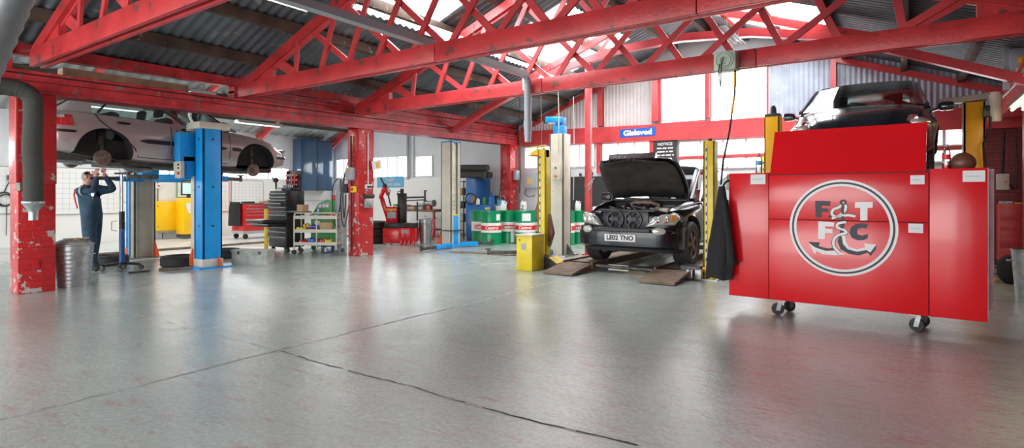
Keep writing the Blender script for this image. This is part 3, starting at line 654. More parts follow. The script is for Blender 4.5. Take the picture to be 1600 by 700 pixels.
for sx in (1, -1):
    mb = groove(ST2, [(.72, 1.03), (.74, .8), (.70, .5), (.66, .36)], sx=sx); mb.tube([(sx*(side_at(ST2, -.2, z)+.001), -.2, z) for z in (.36, .6, .8, 1.04)], .006, 6); mb.build('door_seam', suv)
    for y in (-.95, .02): sidestrip(ST2, y-.1, y+.1, .90, .94, 'blackcar', sx, .03, 6, 1).build('door_handle', suv)
    MB('blackcar').obox((sx*.99, .68, 1.14), (.2, .12, .17), (0, 0, 0), .04).beam((sx*.84, .66, 1.08), (sx*.95, .68, 1.1), .06, .05).build('door_mirror', suv)
    MB('chrome').tube([(sx*.66, -1.8, 1.76), (sx*.68, -1.7, 1.80), (sx*.68, -.3, 1.81), (sx*.67, -.2, 1.77)], .014, 8).build('roof_rail', suv)
    for y in (-1.44, 1.40): wheel(suv, (sx*.79, y, .365), sx, .365, .27, 'rust', 5)
# front end: bumper, headlamps, cooling fans, plate
mb = MB('blackcar')
def nose(z0, z1, y_mid, dy, w, m, th=.06, n=20, wr=.14):
    """curved strip round the nose: y falls away towards the corners"""
    secs = []
    for i in range(n+1):
        u = -1+2*i/n; x = w*math.sin(u*PI/2) if wr else w*u; y = y_mid-dy*abs(u)**2.6
        secs.append([(x, y-th, z0), (x, y, z0+(z1-z0)*.15), (x, y+.01, (z0+z1)/2), (x, y, z1-(z1-z0)*.15), (x, y-th, z1)])
    m.loft(secs)
for zz in ((.30, .62, 2.28, .40, .90),): nose(*zz[:2], zz[2], zz[3], zz[4], mb, .10)
nose(.58, .66, 2.25, .40, .895, mb, .22)
mb.build('front_bumper', suv)
mb = MB('well'); nose(.24, .33, 2.20, .45, .84, mb, .12); 
mb.build('lower_valance', suv, label='matt black lower bumper valance')
mb = MB('black'); nose(.565, .645, 2.288, .034, .5, mb, .05)
for k in range(16): x = -.47+k*.0627; mb.box(x-.008, x+.008, 2.24, 2.297-.034*abs(x/.5)**2, .57, .64)
mb.build('lower_grille', suv)
o = MB('bwhite').box(-.27, .27, 2.285, 2.30, .42, .535, .004).build('number_plate', suv)
MB('ink').text('LE02 TNO', .105, face_mtx((0, 2.303, .478), (-1, 0, 0), (0, 0, 1)), .001, 1.0, .004).build('plate_text', o, 0)
# radiator support with twin cooling fans
mb = MB('blackm'); mb.box(-.40, .40, 2.04, 2.08, .64, .90, .01).box(-.5, .5, 1.99, 2.07, .895, .935, .012); mb.build('radiator_panel', suv)
mb = MB('blackm')
for x in (-.16, .16):
    mb.lathe([(.125, -.01), (.145, -.01), (.145, .04), (.13, .04), (.125, .03), (.125, -.01)], (x, 2.085, .775), 'y', 28); mb.lathe([(0, 0), (.045, 0), (.045, .035), (0, .045)], (x, 2.085, .775), 'y', 16)
    for k in range(7): a = 2*PI*k/7; mb.obox((x+.085*math.cos(a), 2.10, .775+.085*math.sin(a)), (.09, .008, .045), Euler((.5*math.sin(a), -a, 0)))
    for k in range(4): a = PI/4+k*PI/2; mb.beam((x, 2.125, .775), (x+.135*math.cos(a), 2.125, .775+.135*math.sin(a)), .012, .01)
mb.build('cooling_fan', suv, label='twin round black cooling fans')
for sx in (1, -1):
    mb = MB('lampglass'); pts = [(.39, .66), (.80, .69), (.845, .80), (.80, .875), (.62, .86), (.48, .77)]
    yf = lambda x: 2.17-.33*(abs(x)/.90)**3
    N_ = 10; outer = []
    for i in range(len(pts)):
        a, b = pts[i], pts[(i+1) % len(pts)]
        for k in range(4): outer.append((a[0]+(b[0]-a[0])*k/4, a[1]+(b[1]-a[1])*k/4))
    cx, cz = .66, .77
    rings = []
    for sc, dy in ((1, -.10), (1, .0), (.88, .028), (.5, .045)):
        rings.append([(sx*(cx+(x-cx)*sc), yf(cx+(x-cx)*sc)+dy+.04, cz+(z-cz)*sc) for x, z in outer])
    mb.loft(rings); h = mb.build('headlamp', suv, 60)
    mb = MB('chrome')
    for x in (.56, .68): mb.lathe([(.025, -.0), (.058, .012), (.062, .0), (.06, -.02)], (sx*x, yf(x)+.082, .775), 'y', 18)
    mb.build('reflector', h)
    MB('amber').obox((sx*.79, yf(.79)+.09, .80), (.07, .012, .09), (0, 0, sx*-.9), .005).build('indicator', h)
    mb = MB('lampglass'); mb.lathe([(0, .02), (.05, .015), (.075, 0), (.08, -.03)], (0, 0, 0), 'y', 20); fo = mb.build('fog_lamp', suv); fo.location = (sx*.63, 2.225, .60); fo.rotation_euler = (0, 0, -sx*.42); fo.scale = (1.35, 1, .75)
for sx in (1, -1):
    mb = MB('blackcar'); mb.prism([(.70, 1.90), (.90, 1.55), (.905, 1.0), (.66, 1.0), (.66, 1.93)] if sx > 0 else [(-.70, 1.90), (-.90, 1.55), (-.905, 1.0), (-.66, 1.0), (-.66, 1.93)], lambda x, y, d: (x, y, d+(2.0-y)*.10), .84, .90); mb.build('inner_wing', suv)
# engine
mb = MB('blackm'); mb.box(-.30, .30, 1.15, 1.80, .66, .90, .03).obox((.42, 1.35, .86), (.26, .36, .16), None, .03).obox((-.45, 1.25, .88), (.22, .3, .16), None, .03).box(-.62, .62, 1.02, 1.10, .85, 1.02, .02)
for x in (-.18, -.06, .06, .18): mb.tube([(x, 1.7, .90), (x*1.2, 1.55, 1.0), (x*1.1, 1.35, .98)], .03, 8)
mb.build('engine', suv)
mb = MB('rust'); mb.tube([(-.28, 1.22, .98), (-.1, 1.22, 1.04), (.15, 1.22, 1.04), (.30, 1.25, .97)], [.04, .055, .055, .04], 12); mb.build('air_duct', suv, label='rust brown air duct')
mb = MB('cream'); mb.obox((-.46, 1.62, .90), (.26, .18, .12), None, .03); mb.build('fluid_tank', suv, label='yellowed plastic fluid tank')
mb = MB('steel')
for k in range(14):
    x, y = random.uniform(-.5, .5), random.uniform(1.2, 1.8); mb.tube([(x, y, .9), (x+random.uniform(-.2, .2), y+random.uniform(-.1, .1), .99+random.uniform(-.04, .02)), (x+random.uniform(-.3, .3), y+random.uniform(-.2, .1), .9)], .011, 6)
mb.build('engine_pipes', suv)
# bonnet hinged at the windscreen, raised
BA = math.radians(44)
def bon(u, v, w=0):   # u lateral, v along bonnet from hinge, w normal
    return (u, .98+v*math.cos(BA)-w*math.sin(BA), 1.13+v*math.sin(BA)+w*math.cos(BA))
prof = [(.0, .70), (.25, .76), (.55, .76), (.82, .72), (.98, .62), (1.06, .46), (1.09, .25)]
rows = []
for v, w in prof: rows.append([(u*w, v, .05*(1-(u*u))*1.0-(.12 if v > 1.0 else .05 if v > .9 else 0)) for u in [-1+k/7 for k in range(15)]])
mb = MB('blackcar'); mb.loft([[bon(*p) for p in r_] for r_ in rows], closed=False)
bo = mb.build('bonnet', suv, 60); sm = bo.modifiers.new('s', 'SOLIDIFY'); sm.thickness = .02
mb = MB('liner')
mb.loft([[bon(p[0]*.93, .04+p[1]*.93, p[2]-.045) for p in r_] for r_ in rows], closed=False); li = mb.build('bonnet_lining', bo, 60); sm = li.modifiers.new('s', 'SOLIDIFY'); sm.thickness = .02
mb = MB('chrome'); mb.loft([[bon(x, 1.0, -.11), bon(x, 1.085, -.13), bon(x, 1.10, -.02), bon(x, 1.0, -.05)] for x in (-.42, -.2, 0, .2, .42)]); 
for k in range(9): mb.obox(bon(-.4+k*.1, 1.06, -.12), (.012, .1, .05), (BA, 0, 0))
mb.build('grille_frame', bo, label='chrome grille frame on the bonnet edge')
mb = MB('seat')
for x in (-.38, .38): mb.obox((x, -.1, .95), (.5, .18, .65), (-.12, 0, 0), .05).obox((x, -.16, 1.38), (.28, .12, .2), (0, 0, 0), .04)
mb.build('front_seats', suv)
mb = MB('black'); mb.box(-.74, .74, .72, .95, .85, 1.07, .04).lathe([(.17, -.015), (.19, 0), (.17, .015), (.165, 0), (.17, -.015)], (-.36, .55, 1.08), 'y', 24); mb.build('dashboard', suv)
MB('black').box(-.7, .7, .93, 1.06, 1.06, 1.10, .01).beam((-.5, 1.02, 1.1), (.02, .9, 1.13), .02, .02).beam((.05, 1.02, 1.1), (.6, .9, 1.13), .02, .02).build('wiper_cowl', suv)
# ---------------------------------------------------------------- dark car raised on the orange-yellow lift behind the trolley (front faces -y)
DX, DY, DZ = -.53, 10.98, 1.57
dk = thing('dark_car', 'dark blue-grey car raised on the orange-yellow lift behind the red trolley', 'car', (DX, DY, DZ), PI)
st = [(-2.2, .6, .70, .60, .40, .60, .92, 1.0), (-2.1, .72, .82, .72, .32, .60, 1.0, 1.04), (-1.4, .80, .90, .82, .24, .62, 1.03, 1.05), (0, .84, .93, .87, .22, .62, 1.0, 1.03), (.9, .84, .93, .85, .22, .62, .96, 1.06), (1.35, .82, .92, .79, .24, .62, .90, 1.02), (1.75, .77, .85, .64, .25, .58, .82, .90), (2.0, .68, .77, .52, .26, .54, .72, .78), (2.14, .54, .62, .40, .28, .5, .62, .66), (2.2, .36, .44, .3, .32, .48, .56, .58)]
ST3, _ = carbody(dk, st, 'darkcar', (-1.35, 1.30), .37, .32, cabin=(.74, -1.9, .72, .6))
G = [(-2.1, .72, 1.0, .55, 1.1), (-1.7, .78, 1.03, .60, 1.42), (-1.0, .82, 1.02, .65, 1.56), (-.2, .84, 1.01, .68, 1.58), (.05, .845, 1.0, .69, 1.555), (.5, .845, .99, .72, 1.36), (.9, .84, .99, .76, 1.15), (1.2, .82, .985, .79, 1.01)]
greenhouse(dk, G, 'darkcar', 'dglass', [(-2.2, -1.6), (-.45, -.35)], (-1.5, .04))
for sx in (1, -1):
    MB('darkcar').obox((sx*1.03, .72, 1.02), (.19, .12, .13), (0, 0, 0), .045).beam((sx*.86, .72, .97), (sx*.97, .72, 1.0), .05, .04).build('door_mirror', dk)
    mb = MB('lampglass'); mb.sphere((sx*.67, 1.84, .675), (.15, .20, .085), 20); hd = mb.build('headlamp', dk); MB('chrome').lathe([(.02, 0), (.06, .02), (.065, 0)], (sx*.62, 1.99, .72), 'y', 16).build('reflector', hd)
    mb = MB('chrome'); mb.sphere((sx*.62, 2.02, .40), (.09, .06, .06), 16); mb.build('fog_lamp', dk)
    wheel(dk, (sx*.76, 1.30, .24), sx, .33, .21, 'steel', 7); wheel(dk, (sx*.76, -1.35, .24), sx, .33, .21, 'steel', 7)
    MB('blackm').beam((sx*.28, 1.25, 1.03), (sx*.30, 1.95, .83), .012, .006).build('bonnet_crease', dk)
MB('black').box(-.7, .7, .70, 1.0, .85, 1.0, .03).build('dashboard', dk)
mb = MB('seat')
for x in (-.38, .38): mb.obox((x, .0, .9), (.48, .16, .62), (-.12, 0, 0), .05).obox((x, -.05, 1.30), (.26, .1, .2), None, .04)
mb.build('front_seats', dk)
MB('black').obox((0, .42, 1.38), (.22, .03, .07), None, .012).build('rear_view_mirror', dk)
MB('under').box(-.65, .65, -1.9, 1.9, .16, .28, .03).build('underbody', dk)
mb = MB('black'); mb.box(-.5, .5, 2.12, 2.17, .40, .56, .01); mb.build('front_grille', dk)
# ================================================================== LIFTS
def column_lift(loc, h, skin, inner, label, name='lift_post', face=1, w=.30, d=.24):
    """two-post lift column; the open channel faces +-x (face)"""
    r = thing(name, label, 'lift post', loc); f = face
    m = MB(skin); t = .03
    m.box(-f*.0-.0 if 0 else min(-f*w/2, -f*(w/2-t)), max(-f*w/2, -f*(w/2-t)), -d/2, d/2, .02, h, .004)
    m.box(-w/2, w/2, -d/2, -d/2+t, .02, h, .004).box(-w/2, w/2, d/2-t, d/2, .02, h, .004)
    m.box(min(f*w/2, f*(w/2-.03)), max(f*w/2, f*(w/2-.03)), -d/2, -d/2+.07, .02, h).box(min(f*w/2, f*(w/2-.03)), max(f*w/2, f*(w/2-.03)), d/2-.07, d/2, .02, h)
    m.build('column', r)
    MB(inner).box(-w/2-.12, w/2+.12, -d/2-.13, d/2+.13, 0, .025).build('base_plate', r)
    return r
def fin(r, pts, fn, m='orange', th=.02):
    MB(m).prism(pts, fn, -th/2, th/2).build('base_gusset', r, 0)
# blue post (near) : closed face towards the hall
r = column_lift((-10.32, 5.22, 0), 2.55, 'blue', 'blue', 'bright blue lift post with cream cap, nearest the camera', face=-1, w=.30, d=.34)
MB('cream').box(-.24, .20, -.26, .30, 2.48, 2.60, .01).box(-.36, -.22, -.22, .16, 2.46, 2.58, .01).build('top_cap', r); MB('cream').box(-.16, .16, -.185, .185, .025, .16, .004).build('base_collar', r)
MB('cream').box(-.27, -.15, -.18, -.14, .03, 1.64).build('channel_edge', r)
MB('blue').box(-.42, -.2, -.40, -.12, 1.90, 2.42, .01).box(-.40, -.2, -.34, .16, 1.62, 2.0, .01).build('carriage', r)
b = MB('cream').box(-.40, -.14, -.42, -.345, 1.60, 1.90, .01).build('control_box', r, label='cream control box'); MB('black').cyl((-.20, -.42, 1.84), (-.20, -.435, 1.84), .018).cyl((-.20, -.42, 1.78), (-.20, -.435, 1.78), .018).build('push_button', b); MB('orange').cyl((-.20, -.42, 1.69), (-.20, -.445, 1.69), .03).build('stop_button', b)
m = MB('black'); [m.cyl((.15, 0, z), (.155, 0, z), .02) for z in (.75, 1.45, 2.3)]; [m.cyl((.0, -.17, z), (.0, -.175, z), .02) for z in (.75, 1.45, 2.3)]; m.build('bolt_hole', r)
fin(r, [(-.17, 0.03), (-.42, .03), (-.17, .34)], lambda x, z, d: (x, -.19+d, z)); fin(r, [(.17, 0.03), (.30, .03), (.17, .20)], lambda x, z, d: (x, .1+d, z))
MB('black').tube([(-.38, -.40, 1.9), (-.46, -.42, 1.98), (-.46, -.42, 2.25), (-.34, -.38, 2.48)], .01, 6).build('cable', r)
def arms(r, ends, z, m='blue', pads=True):
    for (a, b_) in ends:
        q = MB(m); a, b_ = Vector((*a, z)), Vector((*b_, z)); mid = a.lerp(b_, .55); q.beam(a, mid, .13, .10, bev=.008); q.build('arm', r)
        q = MB('dsteel'); q.beam(mid-(b_-a)*.1, b_, .09, .07, bev=.006); q.cyl(b_-Vector((0, 0, .05)), b_+Vector((0, 0, .07)), .028); q.cyl(b_+Vector((0, 0, .06)), b_+Vector((0, 0, .085)), .065); q.build('arm_extension', r)
arms(r, [((-.3, -.12), (-.62, -1.05)), ((-.3, .12), (-.62, .95))], 1.62)
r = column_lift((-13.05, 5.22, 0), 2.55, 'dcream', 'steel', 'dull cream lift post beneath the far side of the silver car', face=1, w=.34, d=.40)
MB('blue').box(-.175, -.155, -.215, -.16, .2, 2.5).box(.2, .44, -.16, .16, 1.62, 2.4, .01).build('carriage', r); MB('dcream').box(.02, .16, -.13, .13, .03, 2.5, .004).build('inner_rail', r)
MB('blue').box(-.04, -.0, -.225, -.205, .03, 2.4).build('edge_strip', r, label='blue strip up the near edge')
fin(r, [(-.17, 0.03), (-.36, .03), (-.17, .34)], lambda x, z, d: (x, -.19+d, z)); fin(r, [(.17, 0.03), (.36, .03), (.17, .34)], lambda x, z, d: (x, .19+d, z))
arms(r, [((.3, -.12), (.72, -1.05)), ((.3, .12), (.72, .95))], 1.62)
# empty two-post lift with cream posts and blue arms on the floor
r = column_lift((-9.25, 10.62, 0), 2.62, 'cream', 'steel', 'cream lift post with bright blue arms lowered to the floor, beside the workbench', face=1, w=.34, d=.34)
MB('cream').box(-.06, .10, -.09, .09, .6, 2.6, .004).build('inner_rail', r); MB('blue').box(.0, .16, -.11, .11, .05, .80, .004).box(-.1, .22, -.2, .2, .02, .09, .01).build('carriage', r)
MB('yellow').box(.02, .165, -.11, .11, .80, .83).build('rubber_stop', r); MB('blackm').box(-.1, .22, -.24, .24, .42, .44).build('locking_bar', r)
MB('blue').cyl((.0, 0, 2.62), (.0, 0, 2.66), .05).box(-.16, .17, -.18, .18, 2.6, 2.63).build('top_plate', r)
m = MB('black'); [m.cyl((.10, 0, z), (.105, 0, z), .014) for z in (.95, 1.05, 1.15, 1.3, 1.5, 1.7)]; m.build('bolt_hole', r)
fin(r, [(-.17, 0.03), (-.36, .03), (-.17, .34)], lambda x, z, d: (x, -.16+d, z)); arms(r, [((.12, -.15), (.22, -1.28)), ((.12, .15), (.55, .98))], .075)
MB('steel').beam((.05, -1.0, .1), (-.2, -1.3, .12), .03, .03).build('pad_stub', r, 0)
r = column_lift((-6.12, 10.62, 0), 2.62, 'cream', 'steel', 'cream lift post with blue motor on top, behind the yellow post', face=-1, w=.34, d=.34)
m = MB('blue'); m.box(-.12, .12, -.1, .1, 2.62, 2.80, .02).cyl((-.02, 0, 2.78), (-.02, 0, 2.92), .085).obox((-.1, -.03, 2.93), (.42, .2, .13), (0, .1, 0), .02).build('motor', r); MB('black').obox((-.33, -.03, 2.94), (.06, .16, .14), (0, .1, 0), .02).build('motor_cap', r)
b = MB('cream').box(-.05, .16, -.28, -.17, 1.62, 1.98, .01).build('control_box', r); MB('orange').cyl((.05, -.28, 1.70), (.05, -.31, 1.70), .028).build('stop_button', b); MB('black').cyl((.05, -.28, 1.88), (.05, -.30, 1.88), .02).build('push_button', b)
fin(r, [(-.17, 0.03), (-.34, .03), (-.17, .40)], lambda x, z, d: (x, -.16+d, z), 'orange'); fin(r, [(.17, 0.03), (.36, .03), (.17, .26)], lambda x, z, d: (x, .0+d, z), 'dsteel')
arms(r, [((-.12, -.15), (-1.2, -1.0)), ((-.12, .15), (-.9, .9))], .075)
# yellow four-post drive-on lift: each post is a post of its own, the platform another thing
def ypost(x, y, label, side, cover=False):
    r = thing('yellow_lift_post', label, 'lift post', (x, y, 0), 0, 'yellow drive-on lift posts')
    m = MB('yellow'); m.box(-.085, .085, -.07, -.05, .02, 2.13, .003).box(-.085, -.065, -.07, .10, .02, 2.13).box(.065, .085, -.07, .10, .02, 2.13).box(-.085, .085, .09, .11, .02, 2.13); m.build('column', r)
    m = MB('cream'); m.box(-.05, -.02, -.078, -.07, .05, 2.05); m.use('black')
    for k in range(14): m.box(-.045, -.025, -.082, -.078, .15+k*.14, .20+k*.14)
    m.build('locking_strip', r); MB('black').cyl((0, 0, 2.13), (0, 0, 2.17), .03).build('cap_nut', r); MB('steel').box(-.14, .14, -.13, .15, 0, .02).build('base_plate', r)
    MB('ylift').box(-.09, .09, -.10, -.07, .12, .20, .004).build('catch_block', r)
    return r
PX0, PX1, PY0, PY1 = -5.45, -2.45, 8.85, 13.1
ypost(PX1, PY0, 'yellow lift post right of the black off-roader, nearest the trolley', 1); r = ypost(PX0, PY0, 'yellow lift post left of the black off-roader, beside the yellow box', -1)
m = MB('yellow'); m.prism([(-.085, 2.0), (-.25, 2.02), (-.28, 2.08), (-.12, 2.16), (.085, 2.14), (.085, 2.0)], lambda x, z, d: (x, d, z), -.05, .05); m.build('bracket', r)
MB('brown').prism([(-.085, .62), (-.19, 1.0), (-.085, 1.3)], lambda x, z, d: (x, d, z), -.01, .10).build('cable_guard', r, 0); MB('brown').prism([(.085, .35), (.17, .6), (.085, .95)], lambda x, z, d: (x, d, z), .02, .12).build('cable_guard', r, 0)
ypost(PX0, PY1, 'yellow lift post at the far left corner behind the black off-roader', -1); ypost(PX1, PY1, 'yellow lift post at the far right corner behind the black off-roader', 1)
r = thing('drive_on_ramp', 'low rusty drive-on lift platform with slatted ramps under the black off-roader', 'ramp', (-3.95, 8.5, 0)); off = (-3.95, 8.5, 0)
for x in (-4.62, -2.96):
    MB('dirtwood', off).box(x-.27, x+.27, 8.6, 13.3, .07, .13, .006).box(x-.29, x-.26, 8.6, 13.3, .05, .16).box(x+.26, x+.29, 8.6, 13.3, .05, .16).build('runway', r)
    m = MB('dirtwood', off); m.prism([(8.58, .135), (8.58, .10), (7.92, .012), (7.92, .045)], lambda y, z, d: (d, y, z), x-.27, x+.27)
    for k in range(6): m.obox((x, 8.02+k*.1, .052+k*.0135), (.56, .03, .02), (.135, 0, 0))
    m.build('ramp_flap', r)
MB('dsteel', off).box(PX0+.1, PX1-.1, 13.0, 13.15, .06, .16, .01).build('cross_beam', r); m = MB('dsteel', off); m.box(PX0+.1, PX1-.1, 8.72, 8.86, .06, .13, .01).cyl((-4.3, 8.69, .10), (-3.3, 8.69, .10), .03); m.build('cross_beam', r)
o = MB('cream', off).box(-4.08, -3.72, 8.69, 8.715, .045, .14).build('label_plate', r); MB('ylift', off).box(-3.86, -3.80, 8.683, 8.69, .06, .10).build('label_mark', o, 0)
m = MB('blackm', off); m.box(PX1-.42, PX1-.1, 8.70, 8.9, .04, .22, .02).use('steel').box(PX1-.3, PX1-.2, 8.62, 8.70, .02, .16, .01).box(PX1-.16, PX1-.06, 8.60, 8.70, .02, .17, .01); m.build('pulley_housing', r)
m = MB('blackm', (-5.05, 8.6, 0)); m.prism([(-5.38, .02), (-4.93, .02), (-4.93, .10), (-5.1, .20), (-5.38, .22)], lambda x, z, d: (x, d, z), 8.45, 8.75); o = m.build('cable_cover', smooth=0); tag(o, 'black wedge-shaped cable cover at the foot of the left yellow post', 'cover')
MB('yellow', (-5.05, 8.6, 0)).prism([(-5.1, .205), (-4.93, .105), (-4.93, .12), (-5.1, .22)], lambda x, z, d: (x, d, z), 8.45, 8.75).build('yellow_edge', o, 0)
# orange-yellow two-post lift
for x, f, lab in ((-2.02, 1, 'orange-yellow lift post left of the raised dark car'), (.90, -1, 'orange-yellow lift post right of the raised dark car, with grey motor and cable')):
    r = column_lift((x, 11.5, 0), 2.76, 'ylift', 'ylift', lab, face=f, w=.27, d=.28)
    MB('ylift').box(min(f*.13, f*.36), max(f*.13, f*.36), -.13, .13, 1.50, 1.85, .01).build('carriage', r)
    arms(r, [((f*.3, -.12), (f*.75, -.95)), ((f*.3, .12), (f*.75, .95))], 1.52, 'ylift')
    if f > 0: MB('black').box(-.13, .13, -.13, .13, 2.76, 2.82, .01).cyl((0, 0, 2.82), (0, 0, 2.95), .06, .05).cyl((0, 0, 2.95), (0, 0, 2.98), .035).build('top_switch', r)
    else:
        MB('dcream').beam((-.42, -.1, 2.80), (.26, -.1, 2.83), .22, .09, bev=.01).build('top_bar', r); m = MB('cream'); m.cyl((.24, -.16, 2.46), (.24, -.16, 2.84), .09).cyl((.24, -.16, 2.84), (.24, -.16, 2.88), .07).cyl((.24, -.16, 2.43), (.24, -.16, 2.47), .08).build('motor', r)
        MB('black').box(.10, .18, -.24, -.16, 2.5, 2.68, .01).tube([(.18, -.25, 2.5), (.18, -.28, 2.3), (.10, -.26, 2.1), (.12, -.25, 1.6), (.16, -.22, 1.3)], .018, 8).build('cable', r)
# ================================================================== RED TOOL TROLLEY (front face runs along local x, back is +y)
TA = math.atan2(-.135, 2.233)
tr = thing('tool_trolley', 'large glossy red tool trolley with a round club crest, raised lid and castors', 'trolley', (-1.63, 6.645, 0), TA)
Z0, Z1, DEP = .17, 1.545, .42
FX = lambda x, z, d: (x, -d, z)
MB('ppanel').box(0, .42, 0, .02, Z0, Z1, .003).build('left_wing_panel', tr); MB('ppanel').box(1.828, 2.24, 0, .02, Z0, Z1, .003).build('right_wing_panel', tr)
MB('ppanel').box(.427, 1.82, -.004, .02, Z0, 1.038, .003).build('lower_door', tr); MB('ppanel').box(.427, 1.82, -.004, .02, 1.046, 1.515, .003).build('upper_door', tr)
MB('dwin').box(.41, 1.84, .02, .03, Z0, Z1).build('door_gap', tr)
MB('ppanel').box(0, .42, .02, DEP, 1.53, Z1).box(1.828, 2.24, .02, DEP, 1.53, Z1).build('wing_tops', tr)
MB('panelside').box(2.225, 2.25, .02, DEP, Z0+.04, Z1).box(2.24, 2.30, DEP-.05, DEP, Z0+.05, Z1).build('right_side_panel', tr, label='scuffed dull side panel'); MB('ppanel').box(0, .015, .02, DEP, Z0, Z1).build('left_side_panel', tr)
MB('ppanel').box(0, 2.24, DEP-.02, DEP, Z0+.02, 1.50).box(0, 2.24, .02, DEP, Z0, Z0+.02).build('rear_panel', tr)
a = MB('ppanel'); a.loft([[(.432, .01, 1.525), (.432, .03, 1.525), (.432+.0, .24, 2.0), (.432+.0, .22, 2.005)], [(1.80, .01, 1.525), (1.80, .03, 1.525), (1.80, .24, 2.0), (1.80, .22, 2.005)]]); ld = a.build('raised_lid', tr)
MB('steel').beam((1.79, .05, 1.53), (1.79, .23, 1.98), .012, .02).build('lid_edge', ld, 0)
for x0, x1, z0, z1 in ((.236, .391, 1.42, 1.528), (1.681, 1.79, 1.402, 1.488), (1.666, 1.78, .944, 1.031), (2.068, 2.225, 1.42, 1.521)):
    l = MB('paper').box(x0, x1, -.008, -.003, z0, z1).build('paper_label', tr, 0); MB('faint').box(x0+.02, x1-.03, -.009, -.008, (z0+z1)/2-.004, (z0+z1)/2+.004).build('printed_line', l, 0)
# crest
EC, ER = (1.11, .97), .478
def ring(m, r0, r1, d, n=72):
    for i in range(n):
        a0, a1 = 2*PI*i/n, 2*PI*(i+1)/n
        q = [(EC[0]+r*math.cos(a), EC[1]+r*1.02*math.sin(a)) for r, a in ((r0, a0), (r1, a0), (r1, a1), (r0, a1))]
        m.f([m.v(FX(x, z, d)) for x, z in q])
cr = MB('bwhite'); ring(cr, .412, ER, .0052); cr.use('ink'); ring(cr, .436, .455, .0060)
POLY = {
 'F1': ('ink', [(0.875, 1.242), (1.014, 1.239), (1.011, 1.19), (0.936, 1.192), (0.936, 1.165), (0.997, 1.163), (0.994, 1.127), (0.936, 1.129), (0.933, 1.07), (0.878, 1.072)]),
 'T': ('bwhite', [(1.231, 1.233), (1.38, 1.233), (1.378, 1.176), (1.337, 1.175), (1.335, 1.052), (1.275, 1.05), (1.275, 1.174), (1.228, 1.174)]),
 'F2': ('bwhite', [(0.904, 1.029), (1.049, 1.023), (1.045, 0.98), (0.969, 0.982), (0.967, 0.957), (1.035, 0.953), (1.032, 0.913), (0.966, 0.913), (0.963, 0.849), (0.903, 0.851)]),
 'C': ('ink', [(1.339, 1.014), (1.328, 0.972), (1.288, 0.978), (1.255, 0.964), (1.246, 0.936), (1.255, 0.91), (1.288, 0.9), (1.339, 0.918), (1.337, 0.875), (1.302, 0.855), (1.248, 0.852), (1.201, 0.876), (1.181, 0.922), (1.194, 0.978), (1.235, 1.013), (1.288, 1.023)]),
 'lb': ('ink', [(0.812, 0.814), (0.917, 0.814), (0.907, 0.774), (0.993, 0.754), (1.042, 0.768), (1.056, 0.742), (0.972, 0.729), (0.892, 0.74), (0.871, 0.699)]),
 'lw': ('bwhite', [(0.812, 0.809), (0.856, 0.771), (0.885, 0.756), (0.972, 0.729), (1.084, 0.736), (1.153, 0.706), (1.056, 0.691), (0.943, 0.695), (0.892, 0.724), (0.871, 0.69)]),
 'rb': ('ink', [(1.098, 0.903), (1.133, 0.834), (1.153, 0.78), (1.221, 0.744), (1.302, 0.757), (1.361, 0.784), (1.41, 0.817), (1.406, 0.771), (1.361, 0.699), (1.341, 0.736), (1.262, 0.7), (1.181, 0.711), (1.105, 0.753), (1.077, 0.831)]),
 'rw': ('bwhite', [(1.129, 0.928), (1.146, 0.897), (1.151, 0.834), (1.181, 0.781), (1.248, 0.762), (1.317, 0.784), (1.308, 0.824), (1.409, 0.817), (1.361, 0.738), (1.328, 0.759), (1.248, 0.738), (1.167, 0.757), (1.126, 0.81), (1.115, 0.896)]),
 'sh': ('ink', [(1.110, 1.204), (1.138, 1.204), (1.142, 1.05), (1.106, 1.053)]), 'sh2': ('ink', [(1.103, 1.034), (1.140, 1.034), (1.132, 0.90), (1.098, 0.895)])}
for i, (k, (mt, pts)) in enumerate(POLY.items()):
    cr.use(mt); cr.prism(pts, FX, .0045, .0062+.0004*i)
def ribbon(m, pts, w, d):
    P = [Vector((x, z)) for x, z in pts]; R_ = []
    for i in range((len(P)-1)*5+1): R_.append(Vector(catmull([list(p) for p in P], i/5)))
    pr = None
    for i, p in enumerate(R_):
        t = (R_[min(i+1, len(R_)-1)]-R_[max(i-1, 0)]).normalized(); n = Vector((-t.y, t.x))*w/2
        cur = (m.v(FX(p.x+n.x, p.y+n.y, d)), m.v(FX(p.x-n.x, p.y-n.y, d)))
        if pr: m.f([pr[0], pr[1], cur[1], cur[0]])
        pr = cur
for pts in ([(1.133, 1.212), (1.085, 1.175), (1.042, 1.155), (1.028, 1.107), (1.07, 1.084), (1.167, 1.099), (1.235, 1.088)], [(1.028, 1.065), (1.091, 1.093), (1.14, 1.141), (1.151, 1.188), (1.126, 1.222)], [(1.153, 1.03), (1.084, 1.013), (1.077, 0.973), (1.133, 0.952), (1.153, 0.921), (1.084, 0.894), (1.045, 0.845), (1.049, 0.774), (1.098, 0.715)]):
    cr.use('ink'); ribbon(cr, pts, .034, .0108); cr.use('bwhite'); ribbon(cr, pts, .024, .0112)
cr.use('ink'); cr.prism([(1.114, 1.204), (1.134, 1.204), (1.136, 1.108), (1.114, 1.108)], FX, .0115, .012); cr.prism([(1.112, 1.088), (1.136, 1.088), (1.137, 1.05), (1.112, 1.05)], FX, .0115, .012); cr.prism([(.99, 1.072), (1.0, 1.095), (1.05, 1.088), (1.05, 1.068)], FX, .0045, .0062); cr.prism([(1.106, .995), (1.134, .995), (1.134, .965), (1.106, .965)], FX, .0115, .012); cr.lathe([(.014, .011), (.030, .011), (.030, .0115), (.014, .0115)], (1.128, 0, 1.228), 'y', 20)
for v in cr.bm.verts:
    if v.co.y > .005: v.co.y = -v.co.y
cr.build('club_crest', tr, 0, label='round white and black crest with an anchor and letters F T F C')
